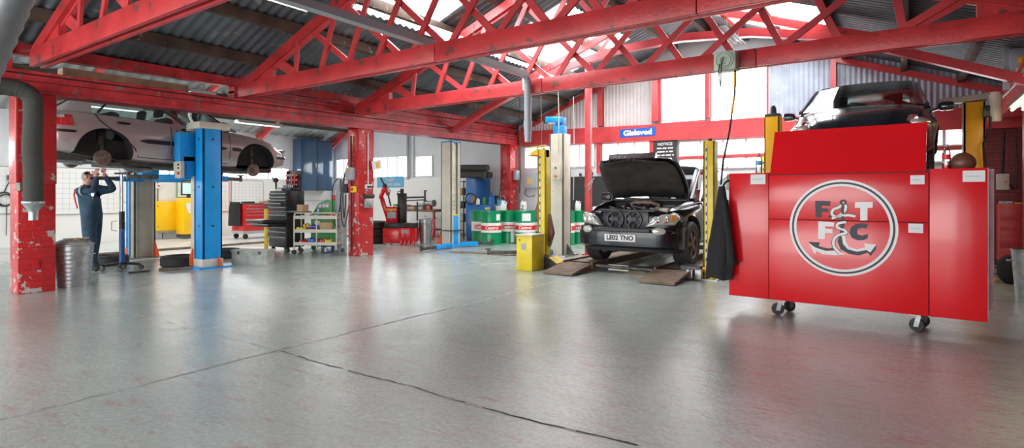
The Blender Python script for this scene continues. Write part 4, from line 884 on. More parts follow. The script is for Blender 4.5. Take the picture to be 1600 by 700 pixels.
def castor(r, x, y, rot=0):
    T = Matrix.Translation((x, y, 0)) @ Matrix.Rotation(rot, 4, 'Z')
    m = MB('rubber').tf(T); m.lathe([(0, -.02), (.045, -.02), (.062, -.018), (.065, 0), (.062, .018), (.045, .02), (0, .02)], (0, 0, .065), 'y', 28); w = m.build('castor_wheel', r)
    m = MB('steel').tf(T); m.box(-.045, .045, -.045, .045, .155, .17)
    for s in (-1, 1): m.prism([(-.02, .05), (.02, .05), (.045, .155), (0, .155)], lambda a, z, d: (a, d, z), s*.028-.003, s*.028+.003)
    m.cyl((0, -.035, .065), (0, .035, .065), .01, seg=10); m.build('castor_bracket', w)
castor(tr, .50, .07, .25); castor(tr, 1.73, .07, -.3); castor(tr, .56, .33, .9); castor(tr, 1.76, .33, .6)
# jacket on the trolley's left edge
m = MB('jacket'); n = 26; rows = []
for j in range(17):
    v = j/16; w = .035+.085*min(1, v*1.6)+.02*v; z = 1.40-1.04*v; ring_ = []
    for i in range(n):
        a = 2*PI*i/n; fold = 1+.16*math.sin(5*a+v*3)*min(1, v*3)+.07*math.sin(9*a+1+v*5)
        ring_.append((-.055+w*math.cos(a)*fold-.03*v, -.075+.05*math.sin(a)*fold*(.5+.5*v), z+.02*math.cos(3*a)*v))
    rows.append(ring_)
def w2(p): return tuple(Matrix.Translation((-1.63, 6.645, 0)) @ Matrix.Rotation(TA, 4, 'Z') @ Vector(p))
jl = Vector(w2((-.10, .0, .36)))
jk = thing('jacket', 'long black jacket hanging from the left edge of the red trolley', 'jacket', jl, TA); T = Matrix.Translation(-Vector((-.10, 0, .36)))
m.tf(T); m.loft(rows); m.build('jacket_body', jk, 80)
m = MB('jacket').tf(T); rows = []
for j in range(11):
    v = j/10; x, y, z = -.01+.08*v, -.11, 1.25-.72*v; w = .03+.02*v
    rows.append([(x+w*math.cos(2*PI*i/14)*(1+.15*math.sin(4*2*PI*i/14+v*6)), y+.04*math.sin(2*PI*i/14), z) for i in range(14)])
m.loft(rows); m.build('sleeve', jk, 80); MB('jacket').tf(T).tube([(-.055, -.07, 1.38), (-.03, -.04, 1.44), (.0, .0, 1.47)], .012, 6).build('hanging_loop', jk)
def bottle(p, lab, liquid=None, sc=1):
    r = thing('plastic_bottle', lab, 'bottle', p); m = MB('bottle')
    m.lathe([(0, 0), (.033, 0), (.036, .01), (.034, .06), (.036, .09), (.036, .15), (.030, .18), (.013, .21), (.013, .225)], seg=22); m.build('bottle_body', r); MB('signlight' if not liquid else 'bred').lathe([(.0365, .095), (.0372, .095), (.0372, .145), (.0365, .145)], seg=22).build('bottle_label', r)
    MB('pvc').cyl((0, 0, .222), (0, 0, .245), .015).build('bottle_cap', r)
    if liquid: MB(liquid).lathe([(0, .004), (.030, .004), (.032, .04), (0, .04)], seg=18).build('drink', r)
    r.scale = (sc,)*3; return r
bottle(w2((.29, .12, Z1)), 'clear plastic water bottle on the left wing of the red trolley', sc=.95); bottle(w2((1.95, .14, Z1)), 'clear bottle with a little red drink on the right wing of the trolley', 'bred', .95)
o = MB('brown', w2((2.07, .2, Z1))); o.sphere(Vector(w2((2.07, .2, Z1+.055))), (.10, .09, .10), 20)
for v in o.bm.verts: v.co.z = max(v.co.z, Z1+.001)
o = o.build('leather_cap'); tag(o, 'rounded brown leather cap lying on the right wing of the trolley', 'cap')
# ================================================================== CAMERA-FACING PLACEMENT: local x runs to the photo's right, local y away
RC = math.radians(34.85)
def gp(px, f): r = (px-800)/880*f; return (math.cos(RC)*r-math.sin(RC)*f, math.sin(RC)*r+math.cos(RC)*f, 0)
def ct(name, lab, cat, px, f, group=None, z=0, rot=0):
    r = thing(name, lab, cat, (*gp(px, f)[:2], z), RC+rot, group); return r, (lambda x, y: ((x-px)*f/880, 1.3+(305-y)*f/880-z))
# ---------------------------------------------------------------- barrels
def barrel(px, f, lab, text, paper=None, txo=0):
    r, _ = ct('oil_barrel', lab, 'barrel', px, f, 'green and white oil barrels')
    R = .275; m = MB('green'); m.lathe([(0, .02), (R-.012, .02), (R, 0), (R, .02), (R-.006, .04), (R-.006, .29), (R+.004, .30), (R-.006, .31), (R-.006, .58), (R+.004, .59), (R-.006, .60), (R-.006, .84), (R, .86), (R, .88), (R-.012, .86), (0, .855)], seg=40); m.build('drum', r)
    MB('bwhite').lathe([(R-.004, .32), (R-.001, .32), (R-.001, .575), (R-.004, .575)], seg=40).build('white_band', r)
    m = MB('bred'); n = 40
    for i in range(n):
        a0, a1 = [-PI*.93+PI*.86*k/n for k in (i, i+1)]
        m.f([m.v((R*math.cos(a)+0, R*math.sin(a), z)) for a, z in ((a0, .385), (a1, .385), (a1, .50), (a0, .50))])
    b = m.build('red_band', r)
    m = MB('bwhite').text('Castrol', .115, Matrix(), .0005, 1.05, .003)
    for v in m.bm.verts:
        th = -PI/2+(v.co.x+txo)/R; v.co = Vector(((R+.003+v.co.z)*math.cos(th), (R+.003+v.co.z)*math.sin(th), .443+v.co.y))
    m.build('brand_lettering', b, 0)
    if paper:
        a0, a1, z0, z1 = paper; m = MB('paper')
        for i in range(8):
            t0, t1 = [-PI/2+(a0+(a1-a0)*k/8) for k in (i, i+1)]; m.f([m.v(((R+.001)*math.cos(a), (R+.001)*math.sin(a), z)) for a, z in ((t0, z0), (t1, z0), (t1, z1), (t0, z1))])
        m.build('paper_label', r, 0)
    MB('black').cyl((.14, .05, .855), (.14, .05, .885), .03).build('bung', r); return r
barrel(767.5, 14.95, 'green and white oil barrel, leftmost of the two in front of the pillar', 'C', (.55, 1.05, .64, .80), .03)
barrel(795, 15.47, 'green and white oil barrel half behind the leftmost front one', 'C', (.2, .6, .02, .32), -.02)
barrel(821, 15.05, 'green and white oil barrel behind the yellow box, with a wide paper label', 'C', (-.35, .5, .62, .82), -.02)
barrel(844, 15.5, 'green and white oil barrel behind the brown cable guard of the yellow post', 'C', (-.9, -.5, .62, .8))
barrel(752, 15.65, 'green and white oil barrel mostly hidden between the blue tank and the front barrel', 'C', (-1.3, -.7, .36, .56))
barrel(882, 14.8, 'green and white oil barrel just right of the cream post, with a large label', 'C', (-.8, .1, .62, .80))
barrel(905, 15.25, 'green and white oil barrel against the black off-roader headlamp', 'C', (-1.0, -.7, .62, .80), -.03)
def jug(px, f, z, lab, cap='bwhite', mark=False):
    r, _ = ct('plastic_jug', lab, 'jug', px, f, 'white oil jugs', z, random.uniform(-.5, .5))
    m = MB('bwhite'); m.box(-.075, .075, -.055, .055, 0, .17, .02); m.loft([[(-.07, -.05, .165), (.07, -.05, .165), (.07, .05, .165), (-.07, .05, .165)], [(-.055, -.03, .24), (-.01, -.03, .25), (-.01, .03, .25), (-.055, .03, .24)]]); m.tube([(-.02, 0, .235), (.05, 0, .25), (.075, 0, .21), (.072, 0, .16)], .012, 8); m.build('jug_body', r)
    c = MB(cap); c.cyl((-.035, 0, .24), (-.035, 0, .275 if cap == 'bwhite' else .31), .018, .015 if cap == 'bwhite' else .008); c.build('jug_cap', r)
    if mark: MB('ink').beam((-.05, -.057, .14), (.03, -.057, .14), .002, .02).beam((.03, -.057, .13), (-.04, -.057, .05), .002, .02).beam((-.05, -.057, .04), (.04, -.057, .04), .002, .02).build('jug_mark', r)
jug(787, 15.47, .88, 'white jug on the second barrel from the left'); jug(818, 15.05, .88, 'white jug with a black mark on the barrel behind the yellow box', mark=True)
jug(881, 14.8, .88, 'white jug with a red cap on the barrel right of the cream post', 'bred'); jug(903, 15.25, .88, 'white jug on the barrel nearest the black off-roader')
# ---------------------------------------------------------------- blue tank, locker, shelving, mats
r, _ = ct('oil_tank', 'dark blue oil tank with a yellow and white label behind the barrels', 'tank', 752, 16.35)
MB('dblue').box(-.42, .36, -.22, .25, .0, 1.03, .07).build('tank_body', r); o = MB('paper').box(.12, .26, -.228, -.22, .62, .95).build('tank_label', r); MB('ylift').box(.14, .24, -.232, -.228, .84, .92).build('label_symbol', o, 0)
def canister(px, f, z, mt, lab, h=.26, rad=.075, cap='black', cat='canister', name='canister'):
    r, _ = ct(name, lab, cat, px, f, 'cans and bottles on the blue tank', z); MB(mt).lathe([(0, 0), (rad, 0), (rad, h*.75), (rad*.5, h*.92), (rad*.3, h), (0, h)], seg=20).build('can_body', r); MB(cap).cyl((0, 0, h), (0, 0, h+.03), rad*.28).build('can_cap', r)
canister(768, 16.3, 1.03, 'dblue', 'dark blue canister on the right end of the blue tank', .3, .10); canister(757, 16.4, 1.03, 'gmach', 'small green can in the middle of the blue tank', .22, .06); canister(747, 16.2, 1.03, 'bwhite', 'small pale bottle on the blue tank', .18, .05); canister(741, 16.4, 1.03, 'timber', 'tan can near the left end of the blue tank', .26, .08)
r, _ = ct('funnel', 'black funnel with upright pump rod on the blue tank', 'funnel', 775, 16.35, None, 1.03); MB('black').lathe([(.02, 0), (.02, .12), (.11, .26), (.115, .26), (.03, .12), (.025, 0)]).build('funnel_cone', r); MB('black').cyl((.07, .03, 0), (.14, .03, .62), .014).build('pump_rod', r)
r, _ = ct('rubber_ring', 'black rubber belt hoop standing at the left end of the blue tank', 'belt', 735.5, 16.25, None, 1.03); MB('black').tube(arc((0, 0, .17), .15, 0, 2*PI, 24, 'xz'), .02, 8).build('belt_hoop', r)
r, _ = ct('bucket', 'teal green bucket on the small white drum beside the pillar', 'bucket', 783, 15.95, None, 1.0); MB('signlight').lathe([(0, 0), (.09, 0), (.12, .17), (.125, .17), (.115, .165), (.085, .01), (0, .01)]).build('bucket_body', r); MB('steel').tube(arc((0, 0, .17), .12, 0, PI, 12, 'xz'), .006, 6).build('bucket_handle', r)
r, _ = ct('white_drum', 'small white drum between the barrels and the pillar', 'drum', 783, 15.95); MB('bwhite').lathe([(0, 0), (.15, 0), (.155, .02), (.15, .96), (.155, 1.0), (0, 1.0)]).build('drum_body', r)
r = thing('steel_locker', 'tall blue steel locker standing by the back wall', 'locker', (-10.55, 13.36, 0)); MB('dblue').box(-.2, .2, -.35, .35, .05, 1.80, .008).box(-.18, .18, -.33, .33, 0, .05).build('locker_body', r); MB('signlight' if 0 else 'dblue').box(-.19, .19, -.362, -.35, .08, 1.78, .004).build('locker_door', r)
r = thing('shelf_unit', 'dark steel shelf unit stacked with parts left of the blue locker', 'shelves', (-11.15, 13.25, 0)); m = MB('blackm')
for x in (-.36, .34):
    for y in (-.25, .25): m.box(x-.015, x+.015, y-.015, y+.015, 0, 1.75)
m.build('shelf_frame', r)
for z in (.1, .5, .9, 1.3, 1.7): MB('blackm').box(-.37, .35, -.26, .26, z, z+.02).build('shelf_board', r)
for k, (x, z, w, h, mt) in enumerate(((-.2, .12, .25, .2, 'card'), (.12, .52, .3, .22, 'box'), (-.18, .52, .2, .15, 'paper'), (.1, .92, .35, .2, 'blackm'), (-.2, 1.32, .25, .16, 'paper'), (.14, 1.32, .22, .2, 'card'))):
    o = MB(mt, (-11.15+x, 13.15, z)).box(-11.15+x-w/2, -11.15+x+w/2, 13.03, 13.3, z, z+h, .006).build('parts_box'); tag(o, ['brown box on the lowest board of the dark shelf unit', 'grey box on the second board of the dark shelf unit', 'white box on the second board of the dark shelf unit', 'black box on the middle board of the dark shelf unit', 'white box on the fourth board of the dark shelf unit', 'brown box on the fourth board of the dark shelf unit'][k], 'box', 'boxes on the dark shelf unit')
for k, (y, z) in enumerate(((12.98, 1.92), (13.28, 1.92), (13.13, 2.12))):
    o = MB('hose', (-10.75, y, z-.1)); m = o; ax = [(-11.6, y+.03, z+.02), (-10.9, y, z), (-9.98, y-.04, z-.03)]
    m.tube(ax, [.095, .10, .10], 16); m.use('black').cyl((-9.975, y-.04, z-.03), (-9.97, y-.04, z-.03), .055); o = m.build('rolled_mat'); tag(o, 'dark rolled rubber mat on top of the blue locker, %s' % ['front one', 'rear one', 'topmost one'][k], 'mat', 'rolled mats on the locker')
# ---------------------------------------------------------------- bins
def bin_(loc, R, h, lab, fill=None):
    r = thing('dustbin', lab, 'bin', loc, 0, None); m = MB('galv'); pr = [(0, .015), (R*.82, .015), (R*.84, 0), (R*.85, .03)]
    for k in range(9): z = .05+(h-.08)*k/9; rr = R*(.85+.15*k/9); pr += [(rr, z), (rr+.002, z+h*.012), (rr, z+h*.024)]
    pr += [(R, h-.02), (R+.012, h-.01), (R+.012, h), (R-.004, h), (R-.012, h-.03), (R*.84, .04), (0, .04)]; m.lathe(pr, seg=40); m.build('bin_body', r)
    for s in (-1, 1):
        MB('galv').tube([(s*(R-.02), -.07, h*.78), (s*(R+.035), -.06, h*.76), (s*(R+.035), .06, h*.76), (s*(R-.02), .07, h*.78)], .008, 6).build('bin_handle', r)
    if fill == 'rubbish':
        m = MB('box'); m.lathe([(R*.96, h-.02), (R*.9, h+.02), (R*.6, h+.05), (R*.25, h+.075), (0, h+.07)], seg=18)
        for v in m.bm.verts: v.co += Vector([random.uniform(-.012, .012) for _ in range(3)])
        m.build('bin_liner', r)
    if fill == 'wood':
        m = MB('dirtwood').lathe([(R*.95, h-.03), (0, h-.02)], seg=18); m.build('bin_contents', r, 0)
    if fill == 'lid':
        MB('galv').lathe([(R+.018, h-.02), (R+.02, h+.01), (R*.7, h+.04), (R*.2, h+.05), (0, h+.05)]).build('bin_lid', r); MB('galv').tube(arc((0, 0, h+.05), .05, 0, PI, 8), .007, 6).build('lid_handle', r)
    return r
bl = (-9.83, 3.04, 0); b = bin_(bl, .25, .60, 'ribbed galvanised dustbin heaped with rubbish beside the nearest red pillar', 'rubbish'); b.rotation_euler[2] = RC
for k, (p, q) in enumerate((((-.16, -.05, .665), (.17, .02, .675)), ((-.05, .1, .66), (.20, .12, .69)))):
    o = MB('timber', Vector(bl)+Vector(p)).beam(Vector(bl)+Vector(p), Vector(bl)+Vector(q), .035, .02).build('timber_offcut', smooth=0); tag(o, 'thin wooden offcut lying across the %s of the heaped dustbin' % ('front', 'back')[k], 'offcut')
p = gp(665, 15.3); bin_(p, .185, .64, 'plain galvanised bin with a lid under the workbench', 'lid')
bin_((1.36, 9.38, 0), .26, .63, 'galvanised dustbin of wood scraps at the right edge of the photo', 'wood')
for k in range(5):
    c_ = Vector((1.36+random.uniform(-.1, .1), 9.38+random.uniform(-.1, .1), .60)); a = random.uniform(0, 3); d = Vector((math.cos(a)*.11, math.sin(a)*.11, .012))
    o = MB('timber', c_).beam(c_-d+Vector((0, 0, .012*k)), c_+d+Vector((0, 0, .012*k)), .04, .02).build('wood_scrap', smooth=0); tag(o, 'pale wood scrap in the right-hand bin, %s from the bottom of the heap' % ORD[k], 'offcut', 'wood scraps in the right-hand bin')
# ---------------------------------------------------------------- workbench, jacks, tyre changer
r = thing('workbench', 'dark timber workbench along the back wall behind the tyre changer', 'workbench', (-12.75, 13.3, 0)); MB('wood').box(-1.25, .85, -.4, .4, .78, .85, .008).build('bench_top', r)
for x in (-1.15, .75):
    for y in (-.32, .32): MB('redsmooth').box(x-.03, x+.03, y-.03, y+.03, 0, .78).build('leg', r)
MB('wood').box(-1.2, .8, -.3, .3, .2, .23).build('lower_shelf', r)
r = thing('bench_grinder', 'silver and orange bench grinder on the right end of the workbench', 'grinder', (-12.25, 13.05, .85)); MB('steel').cyl((-.13, 0, .2), (.13, 0, .2), .09).cyl((-.2, 0, .2), (-.13, 0, .2), .11).cyl((.13, 0, .2), (.2, 0, .2), .11).build('motor', r); MB('redsmooth').box(-.08, .08, -.07, .07, 0, .12, .01).build('stand', r); MB('orange').cyl((-.23, 0, .2), (-.2, 0, .2), .05).build('guard_disc', r)
for k, (x, mt, w, h, lab) in enumerate(((-12.6, 'box', .22, .2, 'grey battery charger on the workbench'), (-13.0, 'timber', .3, .1, 'tan wooden block on the workbench'), (-13.35, 'card', .25, .14, 'brown cardboard box on the workbench'), (-13.75, 'gmach', .14, .16, 'small green tin on the workbench'))):
    o = MB(mt, (x, 13.1, .85)).box(x-w/2, x+w/2, 12.98, 13.22, .85, .85+h, .01).build('bench_item' if 0 else ['battery_charger', 'wooden_block', 'cardboard_box', 'tin'][k]); tag(o, lab, ['charger', 'block', 'box', 'tin'][k])
for k, px in enumerate((679, 692, 703)):
    r, _ = ct('axle_stand', 'dark red axle stand on the floor by the workbench, %s from the left' % ORD[k], 'axle stand', px, 16.3+.1*k, 'dark red axle stands'); m = MB('redsmooth')
    for a in range(3): m.beam((.03*math.cos(a*2.1), .03*math.sin(a*2.1), .42), (.14*math.cos(a*2.1), .14*math.sin(a*2.1), .0), .035, .012)
    m.build('tripod', r); MB('redsmooth').cyl((0, 0, .30), (0, 0, .62), .022).lathe([(.13, .08), (.14, .08), (.14, .1), (.13, .1)], seg=3).build('pillar_tube', r); MB('dsteel').box(-.04, .04, -.02, .02, .62, .66).build('saddle', r)
r, L = ct('tyre_changer', 'bright red tyre changer with black column and tilting red assist arm', 'tyre changer', 625, 14.9)
def bx(m, a, b, c, d, y0, y1, bev=.01): (x0, z1), (x1, z0) = L(a, b), L(c, d); return m.box(x0, x1, y0, y1, z0, z1, bev)
m = MB('ppanel'); bx(m, 601, 356, 651, 379, -.25, .45, .03); m.build('base_cabinet', r); m = MB('ppanel'); bx(m, 627, 355, 646, 372, -.30, -.25, .01); d = m.build('front_cover', r); m = MB('pvc'); bx(m, 631, 358, 641, 363, -.305, -.30, 0); m.build('maker_badge', d, 0)
m = MB('ppanel'); [bx(m, a, 374, a+3, 383, -.32, -.2, .004) for a in (629, 635, 641, 648)]; m.build('foot_pedals', r)
m = MB('blackm'); bx(m, 603, 348, 650, 356, -.2, .4, .01); m.lathe([(.0, .0), (.30, 0), (.30, .03), (.1, .05), (0, .05)], (.12, .05, .46+.05), 'z', 24); m.build('turntable', r)
m = MB('blackm'); bx(m, 618, 302, 631, 350, .25, .45, .01); x, z = L(624, 300); m.cyl((x, .35, z-.05), (x, .35, z+.09), .05).tube([(x, .35, z), (x-.10, .3, z+.02), (x-.12, .28, z-.08)], .012, 6); m.build('column', r)
m = MB('blackm'); (xa, za), (xb, zb) = L(625, 309), L(664, 308); m.beam((xa, .3, za), (xb, .0, zb), .05, .045).beam((xa, .32, za-.09), (xb, .0, zb-.07), .04, .03).cyl((xb, .0, zb-.12), (xb, .0, zb+.17), .025).cyl((xb-.03, 0, zb+.17), (xb+.06, 0, zb+.17), .012)
(xa, za), (xb, zb) = L(640, 322), L(661, 322); m.beam((xa-.1, .3, za), (xb, .1, zb), .035, .03); (xc, zc) = L(651, 315); m.cyl((xc, .1, zc), (xc, .1, .62), .02); m.build('mount_arm', r)
m = MB('ppanel'); (xa, za), (xb, zb) = L(594, 308), L(606, 346); m.beam((xa, .15, za), (xb, .15, zb), .09, .11, bev=.01); (xc, zc) = L(601, 290); m.beam((xa-.02, .1, za-.03), (xc, .05, zc-.02), .08, .09, bev=.01); (xd, zd) = L(607, 305); m.beam((xc, .0, zc-.02), (xd, -.02, zd), .07, .08, bev=.01); m.build('assist_arm', r)
m = MB('black'); (xe, ze) = L(595, 277); m.beam((xc, 0, zc), (xe, 0, ze), .04, .05); m.sphere((xc, 0, zc), .06); (xf, zf) = L(611, 322); m.tube([(xc+.04, -.03, zc), (xd+.06, -.05, zd+.12), (xd+.02, -.05, zd)], .012, 6).cyl((xd, -.03, zd), (xf, -.03, zf), .02); m.build('arm_linkage', r)
m = MB('ppanel'); bx(m, 602, 323, 619, 348, .05, .25, .01); t = m.build('tool_tray_tower', r); m = MB('signblue' if 0 else 'pvc'); bx(m, 605, 331, 618, 341, .04, .05, 0); m.use('ylift'); bx(m, 603, 326, 619, 329, .04, .05, 0); m.build('tower_sticker', t, 0)
r0 = None
def tyre(loc, R, w, lab, rotx=0, group=None):
    r = thing('tyre', lab, 'tyre', loc, RC, group); m = MB('rubber')
    pr = [(R*.62, .02), (R*.72, 0), (R*.92, .01), (R, .035)]
    for k in range(4): a = .05+k*(w-.1)/4; pr += [(R, a), (R, a+(w-.1)/4*.65), (R-.01, a+(w-.1)/4*.72), (R-.01, a+(w-.1)/4*.93)]
    pr += [(R, w-.035), (R*.92, w-.01), (R*.72, w), (R*.62, w-.02), (R*.64, w*.5), (R*.62, .02)]; m.lathe(pr, seg=44); m.build('tyre_casing', r)
    m = MB('steel'); m.lathe([(R*.63, w*.8), (R*.58, w*.75), (R*.5, w*.6), (R*.2, w*.62), (0, w*.62)], seg=32); m.build('wheel_rim', r); return r
t = tyre((*gp(281, 10.35)[:2], 0), .315, .20, 'car wheel lying flat left of the foot of the blue post'); tyre((*gp(352, 11.75)[:2], 0), .30, .19, 'car wheel lying flat behind the foot of the blue post')
for k in range(3): dup(t, (*gp(586, 15.3)[:2], .201*k), RC, 'tyre in the stack left of the tyre changer, %s' % ['bottom one', 'middle one', 'top one'][k], 'stacked tyres by the tyre changer')
tyre((*gp(172, 10.6)[:2], 0), .30, .18, 'car wheel lying flat behind the mechanic')
# ---------------------------------------------------------------- yellow box, grey box, barrier post, jack
r = thing('yellow_box', 'scratched yellow steel box on the floor left of the yellow lift post', 'box', (-5.36, 8.26, 0)); MB('yellow').box(-.16, .16, -.2, .2, 0, .60, .008).build('box_body', r); MB('cream').box(-.175, .175, -.215, .215, .60, .625, .006).build('box_lid', r); MB('pvc').box(-.06, .04, -.203, -.2, .36, .47).build('faded_sticker', r, 0); MB('dsteel').cyl((-.09, -.2, .53), (-.09, -.215, .53), .012).build('lock', r)
r, _ = ct('storage_box', 'weathered pale grey storage box on the floor right of the blue post', 'box', 396, 10.7, rot=-.06); m = MB('box'); m.loft([[(-.34*s, -.16*s, z), (.34*s, -.16*s, z), (.34*s, .16*s, z), (-.34*s, .16*s, z)] for s, z in ((.97, 0), (1, .24))]); m.box(-.355, .355, -.175, .175, .24, .27, .006); m.build('box_body', r); m = MB('dsteel'); [m.box(x-.02, x+.02, -.185, -.172, .19, .25) for x in (-.2, .2)]; m.build('latch', r)
r, _ = ct('barrier_post', 'thin yellow barrier post with black cap left of the black tool chest', 'post', 416, 13.35); MB('yellow').box(-.035, .035, -.035, .035, .01, .98, .004).build('post_shaft', r); MB('black').box(-.04, .05, -.04, .04, .98, 1.03).build('post_cap', r); MB('steel').box(-.08, .08, -.08, .08, 0, .012).build('base_plate', r)
r, L = ct('transmission_jack', 'tall blue and black transmission jack on a wheeled base beside the mechanic', 'jack', 190.5, 9.75); m = MB('blackm')
for a in range(4): aa = .5+a*PI/2; m.beam((0, 0, .13), (.27*math.cos(aa), .27*math.sin(aa), .09), .045, .04)
m.build('jack_base', r)
for a in range(4): aa = .5+a*PI/2; MB('black').lathe([(0, -.015), (.04, -.015), (.045, 0), (.04, .015), (0, .015)], (.28*math.cos(aa), .28*math.sin(aa), .045), 'y', 18).build('castor_wheel', r)
MB('dblue').cyl((0, 0, .12), (0, 0, .72), .042).build('outer_cylinder', r, label='blue lower cylinder'); MB('black').cyl((0, 0, .72), (0, 0, 1.02), .042).build('sleeve', r); MB('chrome').cyl((0, 0, 1.02), (0, 0, 1.66), .02).build('ram', r); MB('blackm').box(-.09, .09, -.06, .06, 1.66, 1.69).build('saddle', r)
MB('steel').tube([(-.05, -.05, .86), (-.13, -.07, .84), (-.13, -.07, .70), (-.05, -.05, .68)], .007, 6).tube([(.05, -.05, .86), (.10, -.07, .84), (.10, -.07, .70), (.05, -.05, .68)], .007, 6).build('push_handle', r)
MB('blackm').beam((0, 0, .2), (-.18, -.15, .28), .03, .012).build('foot_pedal', r)
for k, (a, b_, f, lab) in enumerate(((200, 234, 9.3, 'dark steel bar lying on the floor by the jack'), (248, 300, 9.7, 'long oily timber plank at the foot of the blue post'))):
    p, q = Vector((*gp(a, f)[:2], .02)), Vector((*gp(b_, f+.25)[:2], .02)); o = MB('dsteel' if k == 0 else 'dirtwood', p).beam(p, q, .05+.05*k, .03).build(['steel_bar', 'plank'][k], smooth=0); tag(o, lab, ['bar', 'plank'][k])
o = MB('timber', (-8.2, 10.9, 0)); p, q = Vector((*gp(705, 12.9)[:2], .008)), Vector((*gp(806, 12.2)[:2], .008)); o = MB('dirtwood', p).beam(p, q, .22, .015).build('floor_board', smooth=0); tag(o, 'thin brown board lying on the floor between the cream lift posts', 'board')
# ---------------------------------------------------------------- black chest, shelf trolley, green machine
r = thing('tool_chest', 'tall black roller tool chest with two drawers pulled out', 'tool chest', (-11.7, 7.7, 0)); W_, D_ = .35, .23
MB('blackm').box(-W_, W_, -D_, D_, .12, .92, .008).build('lower_cabinet', r); MB('blackm').box(-W_+.01, W_-.01, -D_+.02, D_, .94, 1.40, .008).build('top_chest', r)
MB('black').box(W_, W_+.30, -D_+.03, D_-.02, .90, .935, .005).build('side_shelf', r)
zs = [(.15, .36, 0), (.38, .48, 0), (.50, .58, 0), (.60, .67, .42), (.69, .76, .55), (.78, .86, 0), (.96, 1.04, 0), (1.06, 1.13, .12), (1.15, 1.20, 0), (1.22, 1.27, 0), (1.29, 1.35, 0)]
for a, b_, o_ in zs:
    d = MB('blackm').box(-W_+.02, W_-.02, -D_-.012-o_, -D_-o_+(o_ if o_ else .01), a, b_, .003).build('drawer', r); MB('steel').box(-W_+.03, W_-.03, -D_-.022-o_, -D_-.012-o_, b_-.022, b_-.008).build('drawer_handle', d)
for x in (-.28, .28):
    for y in (-.16, .16): MB('black').lathe([(0, -.02), (.055, -.02), (.06, 0), (.055, .02), (0, .02)], (x, y, .06), 'y', 18).box(x-.02, x+.02, y-.03, y+.03, .06, .12).build('castor_wheel', r)
r = thing('tool_case', 'open dark red and black tool case full of sockets on top of the black chest', 'tool case', (-11.62, 7.72, 1.40)); MB('black').box(-.26, .26, -.15, .15, 0, .07, .01).build('case_base', r); MB('cabred').box(-.26, -.235, .08, .15, .07, .47).build('case_edge', r); MB('black').obox((0, .13, .27), (.52, .05, .40), (-.12, 0, 0), .01).build('case_lid', r)
m = MB('steel')
for i in range(7):
    for j in range(3): m.cyl((-.2+i*.065, .08-.0*j, .14+j*.11), (-.2+i*.065, .04, .14+j*.11), .02+.004*(i % 3), seg=10)
for i in range(6): m.cyl((-.2+i*.07, -.02, .07), (-.2+i*.07, -.02, .13), .022, seg=10)
m.build('sockets', r); MB('cabred').box(.0, .05, .03, .09, .12, .34).box(.12, .15, .03, .09, .12, .40).build('screwdriver_handles', r)
o = MB('paper', (-11.75, 7.53, 1.40)).obox((-11.75, 7.54, 1.425), (.22, .03, .05)).build('paper_pad', smooth=0); tag(o, 'white paper pad leaning on the black chest top', 'paper')
r = thing('spray_gun', 'dark spray gun standing at the left end of the chest top', 'tool', (-11.96, 7.6, 1.40)); MB('hose').cyl((0, 0, .0), (-.01, 0, .20), .02).sphere((-.02, 0, .25), (.09, .05, .06)).build('tool_body', r); MB('black').cyl((-.04, 0, .26), (-.16, 0, .30), .02).build('nozzle', r)
o = MB('card', (-10.95, 7.6, .935)).box(-11.05, -10.85, 7.52, 7.68, .936, 1.09, .005).build('small_carton'); tag(o, 'small pale carton on the side shelf of the black chest', 'box')
TR_A = math.atan2(.54, .78); r = thing('shelf_trolley', 'beige tubular three-shelf trolley loaded with tools in front of the green machine', 'trolley', (-10.97, 7.40, 0), TR_A); LN, DP = .93, .42
for z in (.22, .50, .80): MB('cream').box(0, LN, 0, DP, z-.015, z+.005, .004).box(0, LN, -.01, .01, z-.02, z+.05).box(0, LN, DP-.01, DP+.01, z-.02, z+.05).build('shelf', r)
for x in (0, LN):
    MB('cream').tube([(x, 0, .1), (x, 0, .84), (x, .04, .90), (x, DP-.04, .90), (x, DP, .84), (x, DP, .1)], .016, 10).build('end_frame', r)
MB('cream').tube([(LN*.53, 0, .1), (LN*.53, 0, .80)], .015, 10).tube([(.0, 0, .84), (.04, 0, .91), (LN-.04, 0, .91), (LN, 0, .84)], .015, 10).build('front_rail', r)
for x in (0.0, LN):
    for y in (0, DP): MB('black').lathe([(0, -.02), (.048, -.02), (.052, 0), (.048, .02), (0, .02)], (x, y, .052), 'y', 18).build('castor_wheel', r)
def onshelf(name, lab, cat, x, y, z, fn):
    p = Vector((-10.97, 7.40, 0))+Matrix.Rotation(TR_A, 3, 'Z') @ Vector((x, y, z)); t = thing(name, lab, cat, p, TR_A+random.uniform(-.4, .4), 'things on the beige trolley'); fn(t)
cs = lambda mt, w, d, h: (lambda t: MB(mt).box(-w/2, w/2, -d/2, d/2, 0, h, .012).build('case_shell', t) and MB('black').tube([(-w*.2, -d/2-.004, h*.75), (-w*.15, -d/2-.02, h+.02), (w*.15, -d/2-.02, h+.02), (w*.2, -d/2-.004, h*.75)], .008, 6).build('carry_handle', t))
onshelf('tool_pouch', 'yellow tool pouch on the middle shelf of the beige trolley', 'pouch', .12, .12, .51, cs('yellow', .2, .2, .09)); onshelf('tool_pouch', 'second yellow tool case behind the first on the middle shelf', 'pouch', .2, .3, .51, cs('ybright', .2, .12, .14))
onshelf('cardboard_box', 'brown cardboard box on the middle shelf of the beige trolley', 'box', .66, .15, .51, lambda t: MB('card').box(-.12, .12, -.11, .11, 0, .19, .004).build('carton', t)); onshelf('tool_case', 'blue tool case on the middle shelf of the beige trolley', 'tool case', .40, .12, .57, cs('signblue', .18, .16, .07)); onshelf('tool_case', 'red tool case under the blue one on the middle shelf', 'tool case', .40, .13, .51, cs('cabred', .22, .18, .055))
